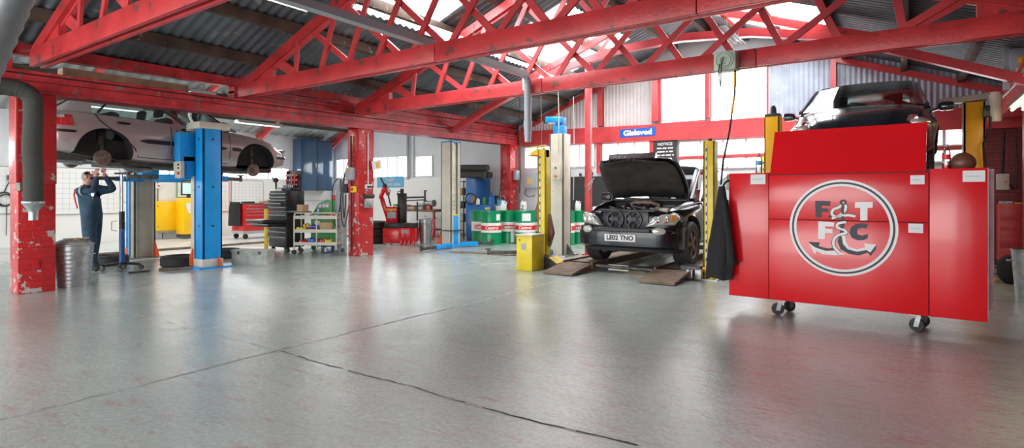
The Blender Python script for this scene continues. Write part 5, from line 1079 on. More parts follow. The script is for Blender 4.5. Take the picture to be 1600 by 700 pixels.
onshelf('tool_case', 'red tool case on the bottom shelf of the beige trolley', 'tool case', .16, .15, .23, cs('cabred', .2, .2, .08)); onshelf('tool_case', 'blue tool case in the middle of the bottom shelf', 'tool case', .36, .15, .23, cs('signblue', .17, .2, .12)); onshelf('tool_case', 'dark red tool case right of centre on the bottom shelf', 'tool case', .58, .2, .23, cs('redsmooth', .18, .2, .1)); onshelf('tool_pouch', 'yellow pouch at the right of the bottom shelf', 'pouch', .72, .1, .23, cs('yellow', .14, .12, .10))
onshelf('tool_case', 'red tool case on the top shelf of the beige trolley', 'tool case', .72, .2, .81, cs('cabred', .24, .2, .06)); onshelf('tool_case', 'grey tool case on the top shelf of the beige trolley', 'tool case', .38, .22, .81, cs('steel', .2, .2, .05))
onshelf('spray_can', 'blue spray can standing on the top shelf of the beige trolley', 'can', .5, .08, .81, lambda t: MB('signlight').cyl((0, 0, 0), (0, 0, .15), .03).build('can_body', t) and MB('bwhite').cyl((0, 0, .15), (0, 0, .18), .018).build('can_cap', t))
r, L = ct('service_machine', 'green wheeled service machine with a sloping control panel', 'machine', 507, 13.35)
m = MB('gmach'); m.prism([(-.25, .10), (.25, .10), (.25, 1.18), (.12, 1.20), (-.08, 1.10), (-.25, .80)], lambda x, z, d: (x, d, z), -.2, .25); m.build('machine_body', r, 30)
m = MB('pvc'); m.prism([(-.13, .98), (.17, 1.02), (.20, 1.14), (-.03, 1.10)], lambda x, z, d: (x, d, z), -.21, -.2); p = m.build('control_panel', r, 0); m = MB('bwhite'); [m.cyl((x, -.21, 1.05), (x, -.225, 1.05), .035) for x in (-.03, .06, .14)]; m.build('gauge', p)
MB('bwhite').obox((-.1, -.21, .62), (.12, .01, .16)).build('panel_notice', r, 0); MB('bred').cyl((.2, .1, 1.18), (.2, .1, 1.30), .07).build('red_canister', r)
for x in (-.2, .2): MB('black').lathe([(0, -.03), (.07, -.03), (.075, 0), (.07, .03), (0, .03)], (x, -.1, .075), 'y', 20).build('castor_wheel', r)
MB('black').lathe([(0, -.03), (.07, -.03), (.075, 0), (.07, .03), (0, .03)], (0, .2, .075), 'y', 20).build('castor_wheel', r)
r, _ = ct('gas_cylinder', 'grey-blue gas cylinder with black hoses beside the middle pillar', 'gas cylinder', 533, 13.0); MB('pvc').lathe([(0, 0), (.12, 0), (.125, .03), (.125, 1.35), (.09, 1.5), (.04, 1.58), (.04, 1.66), (0, 1.66)], seg=26).build('cylinder_body', r); MB('chrome').cyl((0, 0, 1.66), (0, 0, 1.74), .025).cyl((-.06, 0, 1.70), (.06, 0, 1.70), .018).build('valve', r)
MB('black').tube(cr_([(-.06, -.02, 1.70), (-.16, -.1, 1.5), (-.15, -.14, 1.0), (-.08, -.15, .6), (.02, -.14, 1.1), (.0, -.06, 1.68)]), .012, 8).build('hose', r)
o, _ = ct('waste_tray', 'small dark blue plastic crate on the floor under the beige trolley', 'crate', 511, 12.75); MB('navy').box(-.10, .14, -.12, .1, 0, .17, .01).build('crate_body', o); MB('paper').box(-.02, .03, -.125, -.12, .03, .12).build('crate_label', o, 0)
# ---------------------------------------------------------------- left wall furniture
r = thing('wall_cabinet', 'large dark blue double-door cabinet hung high on the left wall', 'cabinet', (XL+.24, 12.95, 1.47)); MB('navy').box(-.24, .24, -.66, .70, 0, 1.88, .01).build('cabinet_body', r)
for y0, y1 in ((-.64, -.0), (.02, .68)): d = MB('navy').box(.24, .262, y0, y1, .03, 1.85, .006).build('cabinet_door', r); MB('steel').box(.262, .28, (y1-.06 if y0 < -.5 else y0+.04), (y1-.03 if y0 < -.5 else y0+.07), .85, 1.0).build('door_handle', d)
r = thing('tool_cabinet', 'long red roller tool cabinet with a dark coat over its left end', 'tool cabinet', (-16.25, 9.65, 0)); MB('cabred').box(-.32, .32, -.58, .65, .24, 1.04, .01).build('cabinet_body', r); MB('grey').box(-.33, .33, -.59, .66, .16, .24).build('plinth', r); MB('seat').box(-.33, .33, -.59, .66, 1.04, 1.06, .004).build('worktop_mat', r)
for z0, z1 in ((.28, .46), (.48, .60), (.62, .72), (.74, .82), (.84, .91), (.93, 1.01)): d = MB('cabred').box(.32, .332, -.54, .61, z0, z1, .003).build('drawer', r); MB('steel').box(.332, .345, -.5, .57, z1-.03, z1-.01).build('drawer_handle', d)
for x in (-.25, .25):
    for y in (-.48, .55): MB('black').lathe([(0, -.03), (.07, -.03), (.08, 0), (.07, .03), (0, .03)], (x, y, .08), 'x', 18).build('castor_wheel', r)
m = MB('jacket', (-16.3, 9.03, .4)); rows = []
for j in range(14):
    v = j/13; ring_ = []
    for i in range(24):
        a = 2*PI*i/24; fd = 1+.12*math.sin(5*a+v*4)+.05*math.sin(11*a)
        ring_.append((-16.28+(.26+.06*v)*math.cos(a)*fd, 9.0+(.045+.02*v)*math.sin(a)*fd, 1.10-.70*v+.02*math.cos(4*a)*v))
    rows.append(ring_)
o = m.loft(rows).build('coat', smooth=80); tag(o, 'dark coat draped over the left end of the red tool cabinet', 'coat')
for k, (y, mt, w, h, lab, nm, cat) in enumerate(((9.35, 'black', .3, .05, 'black tray on the red tool cabinet', 'tool_tray', 'tray'), (9.85, 'card', .16, .07, 'brown carton on the red tool cabinet', 'small_carton', 'box'), (10.1, 'rust', .14, .1, 'rusty part on the right end of the red tool cabinet', 'engine_part', 'part'))):
    o = MB(mt, (-16.2, y, 1.06)).box(-16.3, -16.05, y-w/2, y+w/2, 1.062, 1.062+h, .01).build(nm); tag(o, lab, cat)
r = thing('wall_box', 'square bright yellow equipment box mounted low on the left wall', 'equipment box', (XL+.17, 7.85, .24)); MB('ybright').box(-.17, .17, -.38, .36, 0, .88, .02).build('box_body', r); MB('ybright').box(.17, .185, -.30, .33, .04, .84, .008).build('box_door', r); MB('steel').box(-.1, .17, -.3, .32, -.06, 0).build('bottom_bracket', r)
m = MB('steel'); [m.cyl((.185, -.24, z), (.19, -.24, z), .02) for z in (.14, .74)]; m.build('door_lock', r); MB('black').tube([(.05, -.05, -.06), (.05, -.05, -.22)], .015, 8).build('drain_pipe', r)
r = thing('isolator_switch', 'small white isolator with red knob on a conduit above the yellow wall box', 'switch', (XL+.03, 7.75, 1.5)); MB('bwhite').box(-.03, .04, -.07, .07, 0, .15, .006).build('switch_box', r); MB('bred').cyl((.04, 0, .08), (.07, 0, .08), .025).build('switch_knob', r); MB('dsteel').cyl((0, 0, .15), (0, 0, .45), .012).cyl((0, 0, -.38), (0, 0, 0), .012).build('conduit', r)
r = thing('test_cabinet', 'tall bright yellow wheeled test cabinet with a monitor on top', 'test cabinet', (-17.75, 8.40, 0)); MB('ybright').box(-.25, .25, -.28, .30, .12, 1.22, .05).build('cabinet_body', r); MB('paper').obox((.255, -.1, .92), (.01, .16, .3), (.3, 0, 0)).build('taped_sheet', r, 0); MB('black').box(.25, .262, .16, .2, .85, 1.05).build('door_handle', r); MB('dsteel').box(-.23, .23, -.26, .28, .04, .12).build('wheeled_base', r)
mo = MB('black').box(-.05, .0, -.22, .24, 1.30, 1.70, .01).box(-.08, .0, -.04, .04, 1.22, 1.32).build('monitor', r); MB('screen').box(.0, .004, -.19, .21, 1.34, 1.67).build('monitor_screen', mo, 0)
def chart(y0, y1, z0, z1, nx, nz, lab, name='wall_chart', edge='ink', x=XL+.02):
    r = thing(name, lab, 'chart', (x, (y0+y1)/2, z0)); w = (y1-y0)/2; h = z1-z0; MB('paper').box(0, .012, -w, w, 0, h).build('sheet', r, 0); m = MB('faint')
    for i in range(1, nx): m.box(.012, .0135, -w+2*w*i/nx-.004, -w+2*w*i/nx+.004, .05, h-.06)
    for j in range(1, nz): m.box(.012, .0135, -w+.05, w-.05, h*j/nz-.004, h*j/nz+.004)
    m.build('printed_grid', r, 0); m = MB(edge); m.box(.0, .018, -w-.015, w+.015, -.015, 0).box(0, .018, -w-.015, w+.015, h, h+.015).box(0, .018, -w-.015, -w, 0, h).box(0, .018, w, w+.015, 0, h); m.build('chart_border', r, 0)
chart(5.0, 6.75, .80, 2.02, 12, 9, 'large white planning board ruled with a fine grid behind the mechanic', 'planning_board', 'steel'); chart(9.55, 9.9, .78, 1.74, 3, 6, 'narrow white chart with a red edge right of the blue post', edge='bred'); chart(10.0, 11.1, .95, 1.78, 9, 8, 'wide ruled wall chart above the red tool cabinet', edge='steel')
chart(3.9, 4.55, .85, 2.0, 5, 5, 'ruled white chart at the far left edge beyond the near pillar', edge='steel'); chart(8.3, 9.2, 1.25, 1.76, 6, 3, 'white chart with green heading behind the yellow test cabinet', edge='gmach')
r = thing('cable_coil', 'black cable coiled on a hook on the wall at the left edge', 'cable', (XL+.05, 4.25, 1.2)); MB('black').tube(arc((.0, 0, 0), .17, 0, 2*PI, 24, 'yz'), .018, 8).tube(arc((.02, .02, -.02), .14, 0, 2*PI, 24, 'yz'), .016, 8).build('coil', r); MB('black').tube([(0, 0, .17), (0, .06, .34), (0, .12, .5)], .012, 8).tube([(0, .05, -.15), (.0, .04, -.9)], .010, 6).build('cable_lead', r); MB('dsteel').box(-.05, .03, .06, .2, .48, .6).build('wall_bracket', r)
r = thing('wall_sign', 'pale blue rectangular safety sign on the back wall behind the tyre changer', 'sign', (-15.1, YB-.02, 1.57)); MB('signlight').box(-.72, .64, 0, .015, 0, .40).build('sign_plate', r); MB('cream').text('MUST', .15, face_mtx((-.04, -.003, .27), (1, 0, 0), (0, 0, 1)), .001, 1.1, .003).text('THIS AREA', .14, face_mtx((.14, -.003, .11), (1, 0, 0), (0, 0, 1)), .001, 1.1, .003).build('sign_lettering', r, 0)
for k, (x, z0, z1, lab) in enumerate(((-14.23, 2.4, 3.5, 'grey pipe down the back wall between the white windows'), (-17.2, 1.3, 3.2, 'thin dark pipe on the back wall beside the middle pillar'))):
    o = MB('grey' if k == 0 else 'dsteel', (x, YB-.04, z0)).cyl((x, YB-.04, z0-.55), (x, YB-.04, z1), .045-.02*k, seg=12).build('wall_pipe'); tag(o, lab, 'pipe')
# ---------------------------------------------------------------- fittings on the pillars
def pf(x=None, y=None): return x
r = thing('switch_box', 'grey switch box with yellow label on the middle pillar', 'switch box', (-9.68, 7.90, 1.62)); MB('pvc').box(-.10, .10, -.08, .04, 0, .27, .01).build('box_body', r); MB('ylift').box(-.05, .02, -.085, -.08, .15, .22).build('warning_label', r, 0); MB('black').cyl((-.01, 0, .27), (-.01, 0, .95), .018).cyl((-.01, .01, -1.5), (-.01, .01, 0), .016).build('conduit', r)
r = thing('emergency_switch', 'small yellow and red isolator below the grey box on the middle pillar', 'switch', (-9.60, 7.92, 1.36)); MB('yellow').box(-.06, .06, -.06, .02, 0, .13, .006).build('switch_case', r); MB('bred').cyl((.0, -.06, .065), (0, -.10, .065), .032).build('red_knob', r)
r = thing('double_socket', 'white double socket at the end of a white conduit on the middle pillar', 'socket', (-9.47, 8.18, 1.44)); MB('bwhite').box(-.02, .035, -.08, .08, 0, .09, .006).cyl((0, 0, .09), (0, 0, 1.2), .011).build('socket_box', r); MB('black').box(.035, .08, -.06, -.01, .02, .06, .006).box(.035, .075, .01, .06, .02, .06, .006).build('plug', r)
r = thing('wall_telephone', 'black and grey wall telephone on the middle pillar', 'telephone', (-9.45, 8.17, 1.03)); MB('steel').box(-.03, .04, -.11, .11, 0, .20, .01).build('telephone_base', r); MB('black').box(-.03, .06, -.13, .13, .21, .29, .015).build('handset', r)
r = thing('paper_notice', 'small white and yellow notice tacked to the right of the middle pillar', 'notice', (-9.42, 8.30, 1.86)); MB('paper').obox((0, .08, .1), (.01, .26, .2), (.2, 0, 0)).build('notice_card', r, 0); MB('ylift').obox((.007, .1, .1), (.002, .1, .12), (.2, 0, 0)).build('notice_picture', r, 0)
r = thing('hanging_cables', 'bundle of black cables hanging on the left side of the middle pillar', 'cables', (-9.92, 8.05, .9)); m = MB('black'); m.tube(cr_([(0, 0, 1.6), (-.03, 0, 1.2), (-.12, -.05, .8), (-.20, -.08, .3), (-.12, -.06, -.3), (-.02, 0, .2), (0, 0, .7)]), .012, 8).tube(cr_([(0, -.1, .9), (-.10, -.1, .5), (-.06, -.1, -.1), (0, -.1, .4)]), .012, 8); m.build('cable_loop', r); MB('black').box(-.1, .06, -.12, .0, .45, .65, .02).build('cable_bracket', r)
MB('dsteel', (-9.45, 2.3, 1.35)).box(-9.5, -9.36, 2.28, 2.36, 1.40, 1.47).beam((-9.46, 2.33, 1.47), (-9.44, 2.33, 2.6), .02, .02)
r = thing('wall_bracket', 'rusty pipe clamp on the nearest pillar behind the hanging hose', 'bracket', (-9.42, 2.32, 1.36)); MB('rust').box(-.08, .12, -.0, .03, 0, .10).build('clamp_plate', r, 0); MB('redsmooth').cyl((-.03, .0, .1), (-.03, .0, 1.25), .012).build('clamp_rod', r)
r = thing('extraction_hose', 'thick dark exhaust extraction hose bending down in front of the nearest pillar', 'hose', (-9.17, 2.38, 1.0)); off = (-9.17, 2.38, 1.0)
pth = [(-9.30, .6, 2.62), (-9.26, 1.5, 2.63), (-9.20, 2.1, 2.65), (-9.165, 2.30, 2.63), (-9.155, 2.40, 2.55), (-9.16, 2.42, 2.42), (-9.17, 2.42, 2.2), (-9.17, 2.41, 1.9), (-9.16, 2.42, 1.6), (-9.165, 2.42, 1.22)]
P2 = []
for i in range((len(pth)-1)*8+1): P2.append(catmull([list(p) for p in pth], i/8))
MB('hose', off).tube(P2, [.105+.003*math.sin(i*2.1) for i in range(len(P2))], 20).build('hose_tube', r, 60); MB('galv', off).lathe([(.115, .0), (.12, -.02), (.055, -.12), (.05, -.16), (.05, -.24)], (-9.165, 2.42, 1.22), 'z', 22).cyl((-9.165, 2.42, 1.20), (-8.98, 2.40, 1.21), .012).build('nozzle', r)
r = thing('ducting_hose', 'fat ribbed silver duct hanging in the top left corner', 'duct', (-5.2, 1.2, 2.1)); off = (-5.2, 1.2, 2.1); A_, B_ = Vector((*gp(-45, 4.1)[:2], 2.05)), Vector((*gp(148, 3.75)[:2], 3.9)); P2 = [A_.lerp(B_, i/60) for i in range(61)]
DH = r
MB('duct', off).tube(P2, [.12+.006*math.sin(i*2.1) for i in range(61)], 22).build('duct_tube', r, 60)
# ---------------------------------------------------------------- services under the roof
r = thing('cable_trunking', 'long grey square trunking run below the roof trusses', 'trunking', (-5.1, 5.4, 3.25)); off = (-5.1, 5.4, 3.25); MB('pvc', off).box(-5.16, -5.04, 3.1, 7.72, 3.24, 3.33, .003).build('trunking_channel', r, 0)
r = thing('downpipe', 'grey plastic pipe dropping from the trunking beside the third truss', 'pipe', (-5.1, 7.78, 2.2)); off = (-5.1, 7.78, 2.2); MB('pvc', off).tube([(-5.1, 7.55, 3.30), (-5.1, 7.70, 3.29), (-5.1, 7.77, 3.20), (-5.1, 7.78, 3.05), (-5.1, 7.78, 2.5)], .06, 16).build('pipe', r); MB('pvc', off).cyl((-5.1, 7.78, 2.52), (-5.1, 7.78, 2.18), .072, .05).build('pipe_reducer', r); MB('bwhite', off).box(-5.23, -5.17, 7.82, 7.88, 3.05, 3.25).build('pipe_clip', r)
def batten(x, y0, y1, z, lab, lit=True):
    r = thing('strip_light', lab, 'light', (x, (y0+y1)/2, z), 0, 'fluorescent strip lights'); h = (y1-y0)/2
    m = MB('bwhite'); m.prism([(-.13, 0), (-.05, .09), (.05, .09), (.13, 0), (.125, 0), (.045, .08), (-.045, .08), (-.125, 0)], lambda a, c, d: (a, d, c), -h, h); m.build('reflector', r, 0)
    MB('tube' if lit else 'bwhite').cyl((-.045, -h+.03, .04), (-.045, h-.03, .04), .014).cyl((.045, -h+.03, .04), (.045, h-.03, .04), .014).build('tubes', r)
    for y in (-h*.7, h*.7): MB('steel').tube([(-.03, y, .09), (0, y+.02, .40), (.03, y, .09)], .004, 6).build('hanging_chain', r)
batten(-5.55, 2.75, 4.0, 3.42, 'strip light with white reflector nearest the camera at the top left'); batten(-5.55, 5.85, 7.1, 3.62, 'lit strip light beneath the first rooflight behind the second truss'); batten(-5.55, 9.0, 10.3, 3.50, 'lit strip light behind the third truss, left of the steel post'); batten(-2.4, 9.4, 10.5, 3.95, 'strip light under the right roof slope behind the pale hose reel', False)
for k, y in enumerate((5.0, 9.0)):  # unseen battens and area lamps added to brighten the left bay
    for j, x in enumerate((-12.6, -16.2)):
        batten(x, y, y+1.5, 3.45 if x < -14 else 3.5, 'added unseen strip light brightening the left bay, %s row, %s from the left wall' % (ORD[k], ORD[1-j]))
        area('left_bay_fill', (x, y+.75, 3.43), (0, 0, 0), .25, 1.5, 38, (1, .98, .94))
r = thing('hose_reel', 'pale green enclosed hose reel fixed to the third roof truss', 'hose reel', (-1.93, 7.74, 2.94)); MB('mint').box(-.14, .14, -.10, .13, 0, .25, .02).build('reel_case', r); MB('mint').lathe([(.04, 0), (.055, -.025), (.08, -.025), (.09, -.005), (.11, -.018), (.115, 0)], (0, -.10, .125), 'y', 30).build('reel_drum', r)
MB('black').tube([(-.0, -.15, .15), (-.02, -.18, .05), (-.03, -.17, -.25), (-.06, -.16, -.02), (-.05, -.14, .08)], .008, 6).build('coiled_lead', r)
MB('black').tube([(.11, .0, .02), (.11, -.02, -.3), (.05, -.05, -.8), (-.03, -.05, -1.2), (-.06, -.05, -1.5)], .013, 8).build('air_hose', r); MB('ylift').cyl((.11, .0, -.03), (.11, -.015, -.22), .018).cyl((.105, -.03, -.35), (.07, -.04, -.6), .015).build('hose_sleeve', r, label='yellow hose sleeve')
for k, (px, f, z0, z1, lab, mt) in enumerate(((845, 12.5, 1.9, 3.5, 'thin rusty rod hanging behind the third truss, left of the blue motor', 'rust'), (872, 12.0, 2.2, 3.6, 'pale cord hanging above the blue motor', 'cream'), (896, 12.0, 1.2, 3.4, 'long pale cord hanging right of the cream post', 'cream'), (812, 12.0, 1.35, 3.5, 'black cord hanging left of the yellow post', 'black'))):
    x, y, _ = gp(px, f); o = MB(mt, (x, y, z0)).tube([(x, y, z1), (x+.02, y, (z0+z1)/2), (x, y, z0)], .009, 6).build('pull_cord'); tag(o, lab, 'cord')
r = thing('yellow_pipe', 'thin yellow airline pipe at the foot of the grey downpipe', 'pipe', (-5.3, 8.8, 2.15)); MB('yellow').tube([(-.45, 0, .03), (-.1, 0, .06), (-.02, .0, .02)], .012, 8).build('pipe', r); MB('bred').tube([(-.48, .0, -.12), (-.2, 0, -.12)], .012, 8).build('red_lever', r)
# ---------------------------------------------------------------- back wall fittings
r = thing('brand_sign', 'blue tyre sign with white lettering on the red wall beam', 'sign', (-5.72, YB-.15, 2.83)); MB('signblue').box(-.49, .49, 0, .01, 0, .22).build('sign_plate', r); MB('bwhite').text('Gislaved', .19, face_mtx((0, -.003, .105), (1, 0, 0), (0, 0, 1)), .001, 1.22, .009).build('sign_lettering', r, 0)
r = thing('notice_board', 'black board headed NOTICE in white letters below the red beam', 'notice', (-5.0, YB-.1, 2.05)); MB('blackboard').box(-.29, .29, 0, .03, 0, .63).build('board', r); m = MB('bwhite').text('NOTICE', .10, face_mtx((0, -.003, .55), (1, 0, 0), (0, 0, 1)), .001, 1.05, .002)
for j, ws in enumerate(((.12, .1, .14), (.2, .05, .1), (.1, .08, .14, .04), (.08, .12, .1), (.15, .12))):
    x = -sum(ws)/2-.02*len(ws)/2
    for w in ws: m.box(x, x+w, -.004, -.003, .43-j*.09, .465-j*.09); x += w+.03
m.build('board_lettering', r, 0)
r = thing('fuse_box', 'grey electrical cabinet with green sticker on the back wall above the barrels', 'electrical cabinet', (-9.03, YB-.08, 1.5)); MB('lgrey').box(-.24, .24, -.08, .08, 0, .48, .01).build('cabinet_body', r); MB('lgrey').box(-.21, .21, -.095, -.08, .03, .45, .006).build('cabinet_door', r); MB('ybright').box(-.12, .0, -.098, -.095, .15, .30).build('warning_sticker', r, 0)
MB('black').tube(cr_([(-.2, -.02, 0), (-.25, -.02, -.15), (-.1, -.02, -.25), (.1, -.02, -.2)]), .01, 6).build('cable', r)
r = thing('small_switch', 'small grey switch on the right side of the back pillar', 'switch', (-9.42, 13.75, 1.75)); MB('pvc').box(-.05, .06, -.09, .09, 0, .28, .01).build('switch_case', r); MB('dsteel').cyl((0, 0, .28), (0, 0, .9), .012).build('conduit', r)
r = thing('tool_board', 'black tool board on the back wall behind the steel post', 'tool board', (-7.0, YB-.02, .86)); MB('blackboard').box(-1.12, 1.0, 0, .02, 0, .96).build('board', r)
for k, (x, z, h, mt) in enumerate(((-.45, .95, .14, 'dsteel'), (-.28, .45, .5, 'steel'), (-.1, 1.0, .1, 'dsteel'), (.25, .95, .12, 'dsteel'), (.45, .55, .22, 'steel'))):
    o = MB(mt, (-7.0+x, YB-.05, .86+z)).cyl((-7.0+x, YB-.05, .86+z-h/2), (-7.0+x, YB-.05, .86+z+h/2), .02).sphere((-7.0+x, YB-.05, .86+z+h/2), .045).build('hand_tool'); tag(o, 'hand tool hanging on the black tool board, %s from the left' % ORD[k], 'tool', 'tools on the black board')
r = thing('spanner_rack', 'crossed pale spanners hanging on the red steel post', 'spanners', (-5.50, 10.9, 1.35)); MB('steel').beam((-.1, 0, 0), (.02, 0, .25), .025, .015).beam((-.1, 0, .15), (.05, 0, .32), .02, .015).build('spanner', r)
# ---------------------------------------------------------------- right-hand corner
r = thing('wall_isolator', 'grey wall isolator with orange-red handle high on the right corner post', 'isolator', (1.43, 11.25, 2.98)); MB('pvc').box(-.13, .13, -.12, .08, 0, .50, .012).build('isolator_case', r); MB('ybright').box(-.05, .07, -.125, -.12, .28, .36).build('handle_plate', r); MB('orange').beam((.03, -.15, .34), (-.05, -.15, .12), .03, .035).cyl((.03, -.12, .32), (.03, -.17, .32), .03).build('isolator_handle', r); MB('paper').box(-.07, .09, -.123, -.12, .05, .2).build('warning_label', r, 0); MB('pvc').box(-.2, -.13, -.05, .05, -.1, .55).build('cable_channel', r)
r = thing('wall_light', 'warm lit twin tube light on the right wall beneath the isolator', 'light', (1.33, 10.2, 2.52)); MB('steel').box(-.10, .14, -.95, .75, .05, .09).build('light_body', r)
for x in (-.04, .08): MB('warm').cyl((x, -.9, .02), (x, .7, .02), .017).build('lit_tube', r)
area('wall_light_glow', (1.42, 10.2, 2.50), (0, 0, 0), .2, 1.5, 5, (1, .72, .4))
r = thing('control_box', 'pale control box with red knob on the dark brick at the right', 'control box', (1.52, YB-.15, 1.40)); MB('cream').box(-.09, .09, -.06, .07, 0, .30, .008).build('box_body', r); MB('orange').cyl((.03, -.06, .15), (.03, -.09, .15), .02).build('knob', r); MB('black').tube([(.0, 0, .30), (.02, 0, 1.1)], .018, 8).tube([(.09, 0, .1), (.18, 0, .0), (.20, 0, .4), (.17, 0, 1.1)], .015, 8).build('cable', r)
r = thing('red_cabinet', 'dull red drawer cabinet standing against the dark brick at the right', 'cabinet', (1.60, 13.72, 0)); MB('redsmooth').box(-.18, .18, -.2, .2, .09, 1.14, .008).build('cabinet_body', r)
for z0, z1 in ((.12, .34), (.36, .55), (.66, .82), (.84, 1.10)): MB('redsmooth').box(-.17, .17, -.212, -.2, z0, z1, .004).build('drawer', r)
MB('dwin').box(-.18, .18, -.19, .19, 0, .09).build('plinth', r)
o = MB('box', (1.52, 13.65, 1.14)).box(1.44, 1.62, 13.56, 13.74, 1.14, 1.19, .008).build('metal_tin'); tag(o, 'flat grey tin on top of the dull red cabinet', 'tin')
o = MB('ylift', (1.70, 13.6, 1.14)).box(1.64, 1.76, 13.56, 13.70, 1.14, 1.17, .008).build('yellow_tray'); tag(o, 'small yellow tray on top of the dull red cabinet', 'tray')
x, y, _ = gp(1562, 9.1)
for k in range(7):
    a = random.uniform(0, 3); c_ = Vector((x+random.uniform(-.18, .12), y+random.uniform(-.2, .2), .03+.028*k)); d = Vector((math.cos(a)*.2, math.sin(a)*.2, .004))
    o = MB(['steel', 'dsteel', 'black', 'steel'][k % 4], c_).cyl(c_-d, c_+d, .016).sphere(c_+d, .035).sphere(c_-d, .03).build('scrap_part'); tag(o, 'scrap metal part in the heap by the right-hand bin, %s from the bottom' % ORD[k], 'scrap', 'scrap heap by the right-hand bin')
x, y, _ = gp(1580, 8.3); m = MB('jacket', (x, y, 0)); m.sphere((x, y, .20), (.17, .2, .22), 20)
for v in m.bm.verts: v.co.z = max(0, v.co.z); v.co += Vector((random.uniform(-.01, .01), random.uniform(-.01, .01), 0))
o = m.build('rubbish_sack', smooth=80); tag(o, 'slumped black rubbish sack left of the right-hand bin', 'sack')
o = MB('cream', (1.80, 12.5, 0)).cyl((1.80, 12.5, 0), (1.80, 12.5, 2.74), .04).build('drain_pipe'); tag(o, 'pale vertical pipe in the right-hand back corner', 'pipe')
# ================================================================== MECHANIC
def skinmesh(name, verts, edges, radii, root, sub=2):
    me = bpy.data.meshes.new('sk'); me.from_pydata(verts, edges, []); o = bpy.data.objects.new('sk', me); C.objects.link(o)
    md = o.modifiers.new('s', 'SKIN'); md.use_smooth_shade = True; md.branch_smoothing = .5
    sv = me.skin_vertices[0].data
    for i, r_ in enumerate(radii): sv[i].radius = r_ if isinstance(r_, tuple) else (r_, r_); sv[i].use_root = (i == root)
    s_ = o.modifiers.new('u', 'SUBSURF'); s_.levels = s_.render_levels = sub
    dg = bpy.context.evaluated_depsgraph_get(); res = bpy.data.meshes.new_from_object(o.evaluated_get(dg)); res.name = name
    bpy.data.objects.remove(o); return res
mech = thing('person', 'mechanic in navy overalls reaching both arms up to the silver car', 'person', (*gp(152, 9.47)[:2], 0), RC)
# local x = photo right (the way he faces), y = away from camera
V = {'pel': (-.09, 0, .95, .165), 'wst': (-.125, 0, 1.09, .155), 'chs': (-.17, 0, 1.26, .18), 'nek': (-.185, 0, 1.42, .075), 'hd0': (-.165, 0, 1.50, .062), 'hd1': (-.14, 0, 1.58, .092), 'hd2': (-.125, 0, 1.66, .085),
 'hpN': (-.085, -.09, .88, .125), 'knN': (-.04, -.10, .49, .10), 'akN': (.0, -.10, .12, .078), 'toN': (.10, -.11, .045, .042), 'heN': (-.05, -.10, .05, .045), 'hpF': (-.10, .09, .88, .125), 'knF': (-.15, .12, .49, .10), 'akF': (-.20, .14, .12, .078), 'toF': (-.10, .15, .045, .042), 'heF': (-.25, .14, .05, .045),
 'shN': (-.20, -.165, 1.38, .085), 'elN': (.075, -.17, 1.36, .068), 'wrN': (.025, -.05, 1.60, .036), 'paN': (.02, -.035, 1.66, .034), 'shF': (-.16, .165, 1.38, .085), 'elF': (.17, .16, 1.40, .068), 'wrF': (.09, .06, 1.62, .036), 'paF': (.075, .045, 1.68, .034)}
K = list(V); I = {k: i for i, k in enumerate(K)}
ED = [('pel', 'wst'), ('wst', 'chs'), ('chs', 'nek'), ('nek', 'hd0'), ('hd0', 'hd1'), ('hd1', 'hd2'), ('pel', 'hpN'), ('hpN', 'knN'), ('knN', 'akN'), ('akN', 'toN'), ('akN', 'heN'), ('pel', 'hpF'), ('hpF', 'knF'), ('knF', 'akF'), ('akF', 'toF'), ('akF', 'heF'), ('chs', 'shN'), ('shN', 'elN'), ('elN', 'wrN'), ('wrN', 'paN'), ('chs', 'shF'), ('shF', 'elF'), ('elF', 'wrF'), ('wrF', 'paF')]
me = skinmesh('person_body', [V[k][:3] for k in K], [(I[a], I[b_]) for a, b_ in ED], [(V[k][3]*(1 if k not in ('chs', 'wst', 'pel') else .95), V[k][3]*(1 if k not in ('chs', 'wst', 'pel') else 1.15)) for k in K], 0)
# fingers: separate bent chains closed on the brake, joined into the same body mesh
bm = bmesh.new(); bm.from_mesh(me)
for s, (hx, hy, hz) in ((1, V['paN'][:3]), (-1, V['paF'][:3])):
    fv, fe, fr = [], [], []
    for k in range(5):
        b0 = len(fv); L_ = [.062, .07, .074, .068, .05][k]; ox = [-.034, -.020, -.004, .012, .026][k]
        if k == 0: pts = [(0, 0, -.01), (-.035, -s*.01, .015), (-.040, s*.01, .05)]
        else: pts = [(ox*.6, 0, .0), (ox, -s*.012, .035), (ox, -s*.004, .035+L_*.5), (ox, s*.024, .035+L_*.72)]
        for p in pts: fv.append((hx+p[0], hy+p[1], hz+p[2])); fr.append(.0105 if k else .012)
        fe += [(b0+i, b0+i+1) for i in range(len(pts)-1)]
        m2 = skinmesh('f', [tuple(v) for v in fv[b0:]], [(i, i+1) for i in range(len(pts)-1)], fr[b0:], 0, 1); bm.from_mesh(m2); bpy.data.meshes.remove(m2)
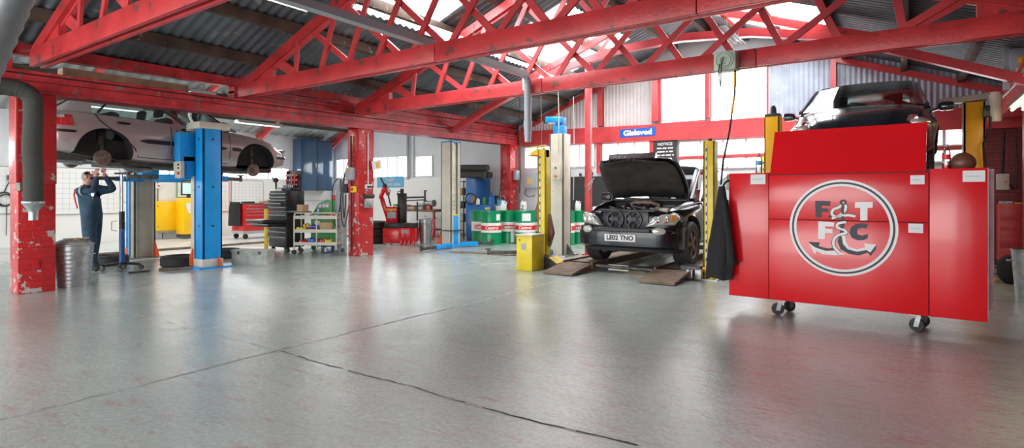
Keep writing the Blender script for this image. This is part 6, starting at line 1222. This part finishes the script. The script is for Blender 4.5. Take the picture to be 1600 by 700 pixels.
# face: ears, nose, chin, brow as bumps pressed on the head
hc = Vector((-.135, 0, 1.61)); fwd = Vector((.55, 0, .83)).normalized(); upv = Vector((-.83, 0, .55)).normalized()
def blob(p, rad, sc=(1, 1, 1)): 
    g = bmesh.ops.create_icosphere(bm, subdivisions=2, radius=rad); 
    for v in g['verts']: v.co = Vector((v.co.x*sc[0], v.co.y*sc[1], v.co.z*sc[2]))+p
blob(hc+fwd*.10-upv*.005, .017, (1.2, .8, 1)); blob(hc+fwd*.075-upv*.07, .03, (1, 1.1, 1)); blob(hc+fwd*.082-upv*.040, .014, (1, 2.0, .7))
for s in (-1, 1): blob(hc+Vector((0, s*.092, 0))-upv*.01, .026, (.9, .35, 1.2)); blob(hc+fwd*.084+upv*.022+Vector((0, s*.034, 0)), .013)
bm.to_mesh(me); bm.free()
for k in ('denim', 'skin', 'boot', 'hair'): me.materials.append(M[k])
for p in me.polygons:
    c_ = p.center; p.use_smooth = True; hd = (c_-hc)
    p.material_index = 0
    if c_.z > 1.475 and c_.x < -.0 and abs(c_.y) < .13 and (c_-Vector(V['wrN'][:3])).length > .11: p.material_index = 1
    for w_, pa in (('wrN', 'paN'), ('wrF', 'paF')):
        if (c_-Vector(V[pa][:3])).length < .12 and c_.z > V[w_][2]+.01: p.material_index = 1
    if c_.z < .12: p.material_index = 2
bo = addmesh('body', me, mech)
m = MB('hair'); m.sphere((0, 0, 0), (1, 1, 1), 22)
for v in list(m.bm.verts):
    n_ = v.co.normalized(); v.co = hc+upv*(n_.z*.10+.012)+fwd*(n_.x*.096-.012)+Vector((0, n_.y*.096, 0))
bmesh.ops.delete(m.bm, geom=[v for v in m.bm.verts if (v.co-hc).dot(fwd) > .035 and (v.co-hc).dot(upv) < .062 or (v.co-hc).dot(upv) < -.02], context='VERTS'); m.build('cropped_hair', mech, 80)
m = MB('pvc'); m.lathe([(.082, -.014), (.086, -.014), (.086, .014), (.082, .014)], (0, 0, 0), 'x', 18); o = m.build('sleeve_stripe', mech, label='pale reflective sleeve stripe'); o.location = (-.11, -.17, 1.375)
m = MB('bred'); m.tube([(-.31, -.085, 1.40), (-.335, -.07, 1.30), (-.32, -.06, 1.18), (-.285, -.06, 1.08)], .012, 8); m.build('back_stripe', mech, label='red stripe down the back')
m = MB('denim'); m.lathe([(.075, -.02), (.088, .0), (.085, .03), (.072, .035)], (-.18, 0, 1.43), 'z', 18); m.build('collar', mech)
r, _ = ct('pocket_torch', 'brightly lit white torch clipped to the chest of the mechanic', 'torch', 145.5, 9.31, None, 1.27); MB('black').cyl((0, 0, -.05), (0, 0, .02), .014).build('torch_body', r); MB('torch').sphere((0, -.012, .035), .016).build('lit_lens', r)
